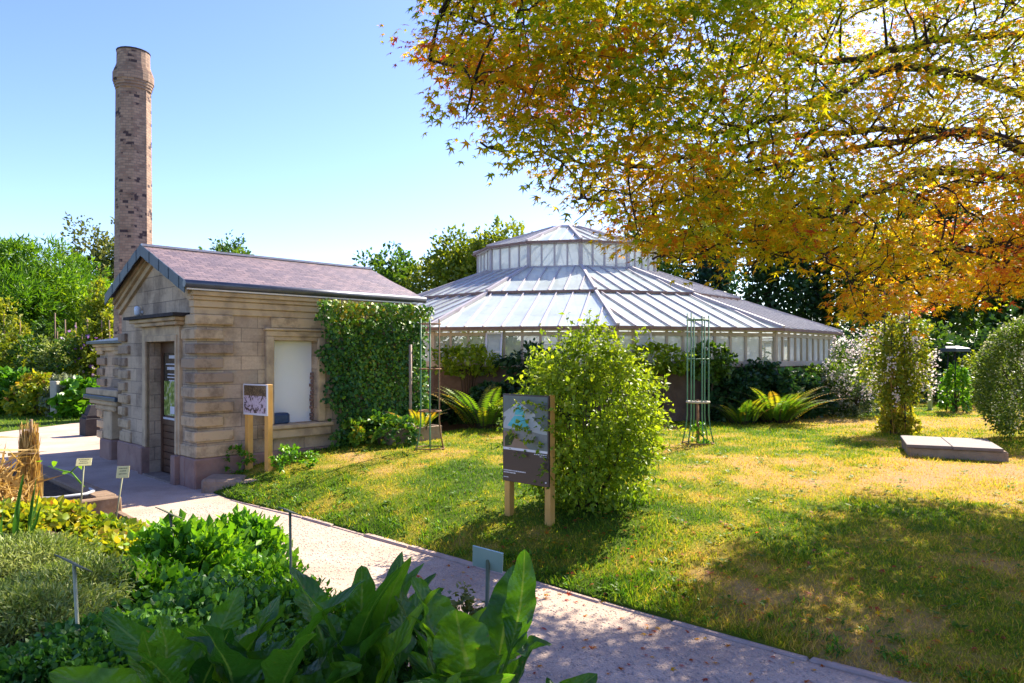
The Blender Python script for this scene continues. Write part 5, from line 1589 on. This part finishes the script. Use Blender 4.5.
# ------------------------------------------------------------------ foreground planting
def big_leaf(base, tip, width, roll, bend, seed, tint):
    """one long leaf blade with a stalk; returns verts, quads, tint, uv"""
    r = random.Random(seed)
    base, tip = Vector(base), Vector(tip)
    ax = tip - base; Lf = ax.length; ax.normalize()
    side = ax.cross(Vector((0, 0, 1)))
    if side.length < .2: side = ax.cross(Vector((0, 1, 0)))
    side.normalize()
    side = Matrix.Rotation(roll, 3, ax) @ side
    nrm = side.cross(ax)
    nv, nu = 40, 9
    V, UV, T = [], [], []
    ph = r.uniform(0, 6); r2 = r.random(); cup = r.uniform(.1, .75)
    stalk = .24
    for i in range(nv):
        v = i / (nv - 1)
        s = max((v - stalk) / (1 - stalk), 0)
        wv = width / 2 * (min(s * 3.2, 1) ** .8 * (.82 + .25 * math.sin(min(s * 1.15, 1) * PI)) * max(1 - s ** 4.5, 0) ** .55 if s > 0 else 0)
        wv = max(wv, .006 * (1 - v) + .0008)
        cen = base + ax * (v * Lf) + nrm * (bend * Lf * (v * v - v * .55)) + side * (.05 * Lf * math.sin(v * 3.2 + ph))
        tw = (r2 - .5) * 1.6 * v
        for j in range(nu):
            u = (j / (nu - 1)) * 2 - 1
            fold = cup * abs(u) ** 1.4 * wv + .06 * wv * math.sin(v * 37 + u * 5 + ph) * math.sin(u * 4.3 + v * 13)
            rip = wv * (.34 * math.sin(v * 19 + ph + (1.7 if u > 0 else 0)) + .16 * math.sin(v * 41 + 2 * ph + 3 * u)) * abs(u) ** 1.5 * (s > .05)
            s2 = side * math.cos(tw) + nrm * math.sin(tw); n2 = nrm * math.cos(tw) - side * math.sin(tw)
            p_ = cen + s2 * (u * wv * (1 + .07 * math.sin(v * 31 + ph + u))) + n2 * (fold + rip)
            V.append(p_); UV.append((u, v)); T.append(tint)
    I = np.arange(nv * nu).reshape(nv, nu)
    Qd = np.stack([I[:-1, :-1], I[:-1, 1:], I[1:, 1:], I[1:, :-1]], -1).reshape(-1, 4)
    return np.array(V), Qd, np.array(T), np.array(UV)

def leafy(name, label, pos, leaves, mat=None, group='large-leaved plants in the front bed'):
    root = empty(name, pos, 0, label, 'plant', group)
    VV, QQ, TT, UU, off = [], [], [], [], 0
    for (bs_, tp, wd, roll, bend, sd, tn) in leaves:
        v, q_, t, uv = big_leaf(bs_, tp, wd, roll, bend, sd, tn)
        VV.append(v - np.array(pos)); QQ.append(q_ + off); TT.append(t); UU.append(uv); off += len(v)
    np_mesh('leaves', np.concatenate(VV), np.concatenate(QQ), np.concatenate(TT), mat or M['horse'], root, True, np.concatenate(UU))
    return root

def rosette(pos, n, Lm, seed, wid=.15, low=35, high=85, extra=()):
    r = random.Random(seed)
    out = []
    for i in range(n):
        a = 2 * PI * (i * .382 + r.random() * .15); e = math.radians(r.uniform(low, high)); l = Lm * r.uniform(.65, 1.08)
        b0 = Vector(pos) + Vector((r.uniform(-.05, .05), r.uniform(-.05, .05), 0))
        tp = b0 + Vector((math.cos(a) * math.cos(e) * l, math.sin(a) * math.cos(e) * l, math.sin(e) * l))
        out.append((b0, tp, wid * r.uniform(.6, 1.1), r.uniform(-1.1, 1.1), -r.uniform(.05, .75), seed * 100 + i, min(max(r.gauss(.48, .24), 0), 1)))
    return out + list(extra)

def lf(bx, by, bY, tx, ty, tY, wpx, roll, bend, tint):
    return (P(bx, by, bY), P(tx, ty, tY), wpx / F * (bY + tY) / 2, roll, bend, int(tx * 7 + ty), tint)
p1 = (-0.1, 2.62, bz(-0.1, 2.62))
leafy('horseradish_plant', 'tallest horseradish plant with upright leaves beside the pale green label', p1, rosette(p1, 13, .82, 41, .15, 45, 88, [
    lf(500, 690, 2.5, 522, 547, 2.5, 30, .2, -.12, .45), lf(497, 700, 2.55, 521, 566, 2.62, 44, 1.1, -.3, .35), lf(470, 730, 2.45, 462, 606, 2.4, 62, .1, -.1, .62),
    lf(478, 690, 2.6, 546, 634, 2.7, 34, .1, -.35, .5), lf(455, 720, 2.5, 414, 578, 2.55, 46, -.2, -.12, .6), lf(500, 730, 2.5, 584, 690, 2.5, 48, .1, -.4, .55)]))
p2 = (-0.52, 2.75, bz(-0.52, 2.75))
leafy('horseradish_plant', 'horseradish plant with several erect leaves in the middle of the front bed', p2, rosette(p2, 15, .80, 42, .14, 45, 88, [
    lf(372, 700, 2.7, 352, 566, 2.75, 34, .5, -.2, .5), lf(380, 700, 2.7, 388, 563, 2.8, 36, -.6, -.2, .55), lf(340, 700, 2.8, 306, 562, 2.9, 38, .2, -.35, .4), lf(395, 700, 2.6, 402, 580, 2.7, 34, .9, -.3, .35)]))
p3 = (-0.82, 2.45, bz(-0.82, 2.45))
leafy('horseradish_plant', 'horseradish plant with drooping glossy leaves left of the middle', p3, rosette(p3, 17, .66, 43, .16, 25, 75))
p4 = (-1.15, 2.62, bz(-1.15, 2.62))
leafy('horseradish_plant', 'leftmost horseradish plant beside the small dark leaves', p4, rosette(p4, 14, .58, 44, .14, 25, 80, [
    lf(175, 720, 2.4, 160, 612, 2.4, 40, -.2, -.2, .6), lf(205, 690, 2.6, 232, 586, 2.7, 30, .4, -.2, .6), lf(190, 720, 2.3, 150, 640, 2.2, 34, .3, -.4, .4)]))
p5 = (-0.32, 2.2, bz(-0.32, 2.2))
leafy('horseradish_plant', 'horseradish plant nearest the viewer at the bottom edge', p5, rosette(p5, 15, .52, 45, .15, 20, 70))
p6 = (0.12, 2.35, bz(0.12, 2.35))
leafy('horseradish_plant', 'low horseradish plant at the right end of the clump', p6, rosette(p6, 13, .44, 46, .13, 15, 60))
p7 = (-0.75, 2.05, bz(-0.75, 2.05))
leafy('horseradish_plant', 'low horseradish plant at the bottom edge left of the middle', p7, rosette(p7, 14, .48, 47, .15, 20, 65))
# withered seedy plant behind the horseradish
shrub('withered_plant', 'small olive-brown withered plant between horseradish and path', (-.22, 3.25, .03), (.15, .14, .34), M['t_olive'], 310, 700, .035, 'plant', None, T_LENS, .3, .2, .1, zc=.5)
def fshrub(name, label, px, ytop, Y, hwp, mat, seed, n, size, cat='plant', group=None, T=T_LENS, rough=.2, droop=0.0, tbias=0.0, inner=.5):
    X = (px - CX) / F * Y
    z0 = bz(X, Y); H = max(EYE - (ytop - HY) / F * Y - z0, .16); R = hwp / F * Y
    return shrub(name, label, (X, Y, z0), (R, R * .85, H / 1.62), mat, seed, n, size, cat, group, T, rough, droop, tbias, inner, 7, .13)
for i, (px_, yt, Y, hwp, mt, lb, sz, n_) in enumerate([
        (236, 528, 5.5, 46, 'lush', 'lush bright green leafy plant nearest the path', .07, 2400), (190, 536, 5.0, 50, 'lush', 'bright green leafy plant left of the one nearest the path', .075, 2400),
        (262, 566, 4.7, 44, 'lush', 'green toothed-leaf plant left of the horseradish', .055, 2600), (140, 572, 4.4, 40, 'lush', 'broad-leaved green plant beside the silvery foliage', .07, 1800),
        (205, 590, 3.9, 85, 'nettle', 'dark small-leaved plant behind the leftmost horseradish', .04, 4600), (120, 632, 3.3, 80, 'nettle', 'dark small-leaved ground plant at the bottom left', .035, 5200),
        (40, 655, 3.0, 80, 'nettle', 'dark creeping mint at the bottom left corner', .033, 4600), (300, 588, 4.2, 50, 'lush', 'small-leaved green plant by the path behind the horseradish row', .04, 3000),
        (255, 640, 3.1, 70, 'nettle', 'dark green creeping plant beside the leftmost horseradish', .035, 4200), (420, 612, 3.5, 60, 'nettle', 'low dark green plant behind the middle of the horseradish row', .045, 2600)]):
    fshrub('leafy_plant', lb, px_, yt, Y, hwp, M[mt], 320 + i, n_ * 2 if mt == 'lush' else n_, sz, 'plant', 'low green plants in the front bed', T_LENS if mt == 'lush' else T_WIDE, .34, -.45, .08)
for i, (px_, yt, Y, hwp, lb) in enumerate([(92, 522, 6.9, 36, 'yellowing leafy plant below the timber beam'), (136, 538, 6.3, 26, 'yellow and green plant beside the thin edging board'),
                                      (40, 522, 6.9, 38, 'yellow-green plant at the left below the straw bundle'), (104, 548, 5.7, 44, 'golden yellow plant with brown leaves in the middle of the bed'), (8, 530, 6.0, 36, 'yellow-green plant at the very left edge of the bed')]):
    fshrub('yellowing_plant', lb, px_, yt, Y, hwp, M['yellow_plant'], 340 + i, 1700, .065, 'plant', 'yellowing plants in the left bed', T_WIDE, .38, -.2, -.05)
for i, (px_, yt, Y, hwp, lb) in enumerate([(14, 545, 4.8, 60, 'feathery silvery artemisia at the left edge'), (70, 566, 4.2, 56, 'feathery grey-green artemisia in front of the golden plant'), (20, 594, 3.7, 70, 'feathery grey-green artemisia nearest the viewer')]):
    fshrub('artemisia_plant', lb, px_, yt, Y, hwp, M['artemisia'], 350 + i, 11000, .042, 'plant', 'grey-green artemisia plants', T_STRIP, .42, -.35, .12, .6)
# pointed blue-green blades at far left
leaves = []
for k in range(9):
    b0 = Vector((-3.55 + random.uniform(-.06, .06), 5.0 + random.uniform(-.06, .06), .05)); a = random.uniform(-.8, .8)
    leaves.append((b0, b0 + Vector((math.sin(a) * .35 + .12, random.uniform(-.1, .1), random.uniform(.75, 1.05))), .035, random.uniform(-.5, .5), .05, k, .3))
leafy('iris_plant', 'pointed blue-green sword leaves at the left edge', (-3.55, 5.0, .03), leaves, M['nettle'], None)
# sprawling stem at the timber
b = MB(); Yv = 8.2
b.tube([P(84, 487, Yv), P(72, 473, Yv), P(60, 470, Yv), P(48, 466, Yv)], [.010, .009, .007, .004], 5); b.tube([P(70, 473, Yv), P(78, 465, Yv), P(80, 462, Yv)], [.008, .006, .003], 5)
vr = empty('squash_vine', P(84, 487, Yv), 0, 'thin green vine arching over the timber beam', 'plant')
o = b.build('stem', M['lush']); o.parent = vr; o.matrix_parent_inverse = Matrix.Translation(-vr.location)
a_ = o.data.attributes.new('tint', 'FLOAT', 'POINT')
for d_ in a_.data: d_.value = .7
q = np.array([P(52, 465, Yv), P(80, 462, Yv), P(41, 462, Yv), P(62, 474, Yv)]); child_cloud('leaves', M['lush'], T_WIDE, q, rdir(4), rdir(4) + np.array([0, -1, 1]), np.full(4, .09), np.full(4, .8), vr)

# ------------------------------------------------------------------ Japanese maple
def in_poly(x, y, poly):
    res = np.zeros(len(x), bool)
    px, py = np.array(poly).T
    j = len(px) - 1
    for i in range(len(px)):
        c_ = ((py[i] > y) != (py[j] > y)) & (x < (px[j] - px[i]) * (y - py[i]) / (py[j] - py[i] + 1e-9) + px[i])
        res ^= c_
        j = i
    return res
# silhouette of the crown as the photograph shows it, used to shape the limbs' spread
SIL = [(465, -260), (452, -4), (436, 14), (462, 22), (490, 30), (540, 30), (545, 56), (500, 62), (462, 56), (430, 54), (438, 70), (448, 84), (470, 92), (462, 122), (486, 130), (492, 148), (512, 156), (526, 180), (548, 192),
       (566, 206), (572, 226), (590, 216), (612, 206), (630, 226), (622, 236), (650, 262), (690, 266), (704, 280), (736, 274), (760, 288), (786, 268), (812, 262), (838, 268), (852, 292), (852, 320), (872, 332), (900, 322), (930, 324), (962, 314), (1000, 304), (1030, 300), (1180, 260), (1500, 200), (1500, -700), (700, -700)]
HOLES = [[(500, 36), (540, 26), (560, 36), (540, 52), (508, 48)], [(845, 92), (872, 84), (880, 108), (850, 116)], [(428, 30), (470, 36), (465, 48), (432, 42)], [(700, 20), (730, 40), (712, 48)], [(590, 196), (640, 200), (650, 216), (620, 214)], [(725, 140), (742, 150), (725, 200), (712, 180)]]
SHADE = [(560, 700), (590, 620), (690, 560), (735, 545), (815, 512), (880, 500), (960, 508), (1040, 520), (1100, 560), (1100, 700)]
n = 30000
px = RNG.uniform(405, 1500, n); py = RNG.uniform(-560, 335, n)
ok = in_poly(px, py, SIL)
for h in HOLES: ok &= ~in_poly(px, py, h)
px, py = px[ok], py[ok]
dep = np.interp(px, [410, 600, 800, 870, 1000, 1500], [6.2, 6.7, 7.2, 8.2, 9.0, 9.4]) + RNG.uniform(-2.3, 2.2, len(px)) * np.interp(px, [410, 500, 600, 800], [.5, .8, 1, 1])
# the bright hanging layer behind is farther away, the brown one at right nearer
Q = np.stack([(px - CX) / F * dep, dep, EYE - (py - HY) / F * dep], -1)
def shadow_ok(Q):
    t = (Q[:, 2] - .35) / SUN.z
    sx_, sy_ = Q[:, 0] - SUN.x * t, Q[:, 1] - SUN.y * t
    vis = sy_ > 2.2
    ix = CX + F * sx_ / np.maximum(sy_, .1); iy = HY + F * (EYE - .35) / np.maximum(sy_, .1)
    inframe = vis & (ix > -20) & (ix < 1050) & (iy < 700)
    lawnish = (sx_ + sy_) * .7071 > 4.35
    return ~(inframe & lawnish & ~in_poly(ix, iy, SHADE)), inframe, ix, iy
sok, inf, ix, iy = shadow_ok(Q)
# light must also reach the front beds at left and the near path: thin the crown there
t6 = (Q[:, 2] - .85) / SUN.z
bx_, by_ = Q[:, 0] - SUN.x * t6, Q[:, 1] - SUN.y * t6
jx = CX + F * bx_ / np.maximum(by_, .1); jy = HY + F * 1.05 / np.maximum(by_, .1)
bed = (inf & (ix < 470) & (iy < 590)) | ((by_ > 1.9) & (jx > -40) & (jx < 330) & (jy < 620)) | ((by_ > 1.9) & (jx > -40) & (jx < 330) & (jy >= 620) & (jy < 690) & (RNG.random(len(Q)) < .35)) | ((by_ > 1.9) & (jx >= 330) & (jx < 600) & (jy < 690) & (RNG.random(len(Q)) < np.where(jx < 380, .85, .45)))
keep = (snoise(Q, 2.4, 77) > -.36) & sok & ~(bed & (RNG.random(len(Q)) < .88)) & (np.hypot(Q[:, 0] - 5.5, Q[:, 1] - 9.5) < 8.6) & (Q[:, 2] < 9.5) & (Q[:, 2] > 2.0)
Q = Q[keep]; pxk, pyk = px[keep], py[keep]
vis = (pxk < 1060) & (pyk > -40)
iv_ = np.where(vis)[0]; io = np.where(~vis)[0]
cap = {}; pick = []
for i in RNG.permutation(iv_):
    c_ = (int(pxk[i] // 36), int(pyk[i] // 36))
    if cap.get(c_, 0) < 10 and len(pick) < 2400: cap[c_] = cap.get(c_, 0) + 1; pick.append(i)
iv_ = np.array(pick); io = RNG.permutation(io)[:1000]
print('maple sprays', len(iv_), len(io))
sel = np.concatenate([iv_, io]); Q = Q[sel]; pxk, pyk = pxk[sel], pyk[sel]
TB = Vector((9.4, 9.9, lz(9.4, 9.9)))
maple = empty('maple_tree', TB, 0, 'large Japanese maple in yellow, green and rust autumn leaves overhanging the lawn', 'tree')
limbs = [
    [TB + Vector((0, 0, -.1)), TB + Vector((-.1, 0, .9)), TB + Vector((-.25, -.05, 1.9)), TB + Vector((-.5, -.1, 2.8)), TB + Vector((-.6, .1, 4.2)), TB + Vector((-.4, .3, 5.6))],
    [TB + Vector((-.25, -.05, 1.9)), P(1080, 190, 9.6), P(1000, 142, 9.3), P(880, 128, 8.9), P(740, 148, 8.2), P(650, 165, 7.6), P(560, 158, 7.2), P(480, 142, 6.8)],
    [TB + Vector((-.5, -.1, 2.8)), P(1080, 60, 9.6), P(960, 40, 9.2), P(840, 62, 8.8), P(760, 40, 8.4), P(680, 10, 8.0), P(560, 30, 7.4), P(450, 14, 6.7)],
    [TB + Vector((-.25, -.05, 1.9)), P(1060, 200, 9.4), P(960, 170, 8.7), P(880, 190, 8.1), P(820, 225, 7.6), P(760, 245, 7.3), P(690, 255, 7.0)],
    [TB + Vector((-.2, -.05, 1.6)), P(1060, 260, 9.2), P(980, 245, 9), P(910, 262, 8.9), P(870, 296, 8.8)],
    [TB + Vector((-.5, -.1, 2.8)), P(1020, 100, 8.6), P(900, 70, 8.0), P(820, 100, 7.7), P(730, 130, 7.4), P(640, 120, 7.0), P(530, 90, 6.6), P(430, 60, 6.3)],
    [TB + Vector((-.25, -.05, 1.9)), P(1030, 150, 9.2), P(900, 140, 8.3), P(780, 165, 7.6), P(700, 195, 7.2), P(610, 205, 6.9)],
    [TB + Vector((-.5, -.1, 2.8)), TB + Vector((.8, -.9, 3.8)), TB + Vector((1.8, -1.6, 4.6)), TB + Vector((2.8, -2.2, 4.9))],
    [TB + Vector((-.6, .1, 4.2)), TB + Vector((-1.8, -.6, 5.2)), TB + Vector((-3.6, -1.2, 5.9)), TB + Vector((-5.2, -1.9, 6.1))],
    [TB + Vector((-.25, -.05, 1.9)), TB + Vector((.6, 1.0, 3.0)), TB + Vector((1.2, 2.2, 3.8)), TB + Vector((1.4, 3.4, 4.2))]]
def smooth(pts, m=5):
    out = []
    n_ = len(pts)
    for i in range(n_ - 1):
        p0, p1_, p2_, p3_ = pts[max(i - 1, 0)], pts[i], pts[i + 1], pts[min(i + 2, n_ - 1)]
        for k in range(m):
            t = k / m
            out.append(.5 * ((2 * p1_) + (p2_ - p0) * t + (2 * p0 - 5 * p1_ + 4 * p2_ - p3_) * t * t + (3 * p1_ - p0 - 3 * p2_ + p3_) * t ** 3))
    return out + [pts[-1]]
tb = MB(); nodes = []
for li, lm in enumerate(limbs):
    if 0 < li < 7: lm = [q if i < 2 else Vector((0, 0, EYE)) + (q - Vector((0, 0, EYE))) * .90 for i, q in enumerate(lm)]
    sm = smooth(lm)
    sm = [q + Vector((random.uniform(-.04, .04), random.uniform(-.04, .04), random.uniform(-.04, .04))) if 2 < i < len(sm) - 1 else q for i, q in enumerate(sm)]
    r0 = .20 if li == 0 else .056
    rads = [max(r0 * (1 - .92 * i / (len(sm) - 1)), .010) for i in range(len(sm))]
    if li == 0: rads = [max(.21 * (1 - .7 * i / (len(sm) - 1)), .03) for i in range(len(sm))]
    loc = [q - TB for q in sm]
    if li == 0:
        tr_ = MB(); tr_.tube(loc, rads, 10); tr_.build('trunk', M['bark'], maple)
    else:
        tb.tube(loc, rads, 6)
    nodes += [(q, li) for q in sm[(8 if li == 0 else 5):]]
NP = np.array([tuple(q) for q, _ in nodes])
dmin = np.array([np.min(np.linalg.norm(NP - q, axis=1)) for q in Q])
order = np.argsort(dmin)
allp = np.zeros((len(NP) + 3 * len(Q), 3)); allp[:len(NP)] = NP; cnt = len(NP)
depth = np.zeros(len(allp)); spr_dir = np.zeros((len(Q), 3)); okq = np.ones(len(Q), bool)
TBn = np.array(TB)
for i in order:
    q = Q[i]
    # prefer joints lying nearer the trunk than the spray, so twigs run outward
    dv = allp[:cnt] - q
    ds = np.linalg.norm(dv, axis=1) + .12 * depth[:cnt]
    inward = np.linalg.norm(allp[:cnt] - TBn, axis=1) < np.linalg.norm(q - TBn) + .1
    ds = np.where(inward, ds, ds * 1.8)
    k = int(np.argmin(ds)); p0 = allp[k]
    ln = np.linalg.norm(q - p0)
    if ln > 2.6: okq[i] = False; continue
    m1 = p0 + (q - p0) * .4 + RNG.normal(0, .05 * ln, 3) + np.array([0, 0, .05 * ln])
    m2 = p0 + (q - p0) * .75 + RNG.normal(0, .04 * ln, 3) + np.array([0, 0, .04 * ln])
    for m_ in (m1, m2, q):
        allp[cnt] = m_; depth[cnt] = depth[k] + 1; cnt += 1
    r_ = max(.018 - .004 * depth[k], .0045)
    tb.tube([Vector(x - TBn) for x in (p0, m1, m2, q)], [r_, r_ * .8, r_ * .65, .0025], 4, cap=False)
    spr_dir[i] = norm(q - p0 + np.array([0, 0, -.05]))
Q, spr_dir, pxk, pyk = Q[okq], spr_dir[okq], pxk[okq], pyk[okq]
tb.build('branches', M['bark'], maple)
# leaves: flat layered sprays at the twig ends
per = 42
m = len(Q)
a = RNG.uniform(0, 2 * PI, (m, per)); rr_ = np.sqrt(RNG.random((m, per))) * RNG.uniform(.20, .36, (m, 1))
loc = np.stack([np.cos(a) * rr_, np.sin(a) * rr_, .15 + RNG.normal(0, .04, (m, per)) - .25 * rr_ ** 1.4], -1)
sh_ = (spr_dir * np.array([1, 1, .25]))[:, None, :]
loc += sh_ * (np.sum(loc * sh_, -1, keepdims=True)) * .55
tiltv = RNG.normal(0, .22, (m, 1, 2))
loc[..., 2] += loc[..., 0] * tiltv[..., 0] + loc[..., 1] * tiltv[..., 1]
Pl = (Q[:, None] + loc).reshape(-1, 3)
D = np.stack([np.cos(a), np.sin(a), -.45 + RNG.normal(0, .25, (m, per))], -1).reshape(-1, 3) + rdir(m * per) * .5
Nn = np.array([0, 0, 1.]) + rdir(m * per) * .55
# leaf colour: green upper left, yellow in the middle layer, rust at right below and at scattered tips
reg = np.interp(pxk, [410, 560, 700, 850, 1024], [.36, .41, .33, .38, .42])
reg = reg + np.where((pxk > 835) & (pyk > 215), .07, 0) + np.where((pxk < 570) & (pyk > 60) & (pyk < 140), .16, 0) - np.where(pyk < 30, .10, 0) + np.where((pxk > 600) & (pxk < 660) & (pyk > 170), .10, 0)
reg += .20 * snoise(Q, 1.9, 31) + RNG.normal(0, .08, m) + np.where(RNG.random(m) < np.where(pxk < 600, .2, .08), .28, 0)
tint = np.clip(np.repeat(reg, per) + RNG.normal(0, .09, m * per), 0, 1)
ok = Pl[:, 2] > 1.6
cloud('crown', M['maple'], T_STAR, Pl[ok] - TBn, D[ok], Nn[ok], RNG.uniform(.038, .076, ok.sum()), tint[ok], maple)
print('leaves', ok.sum())
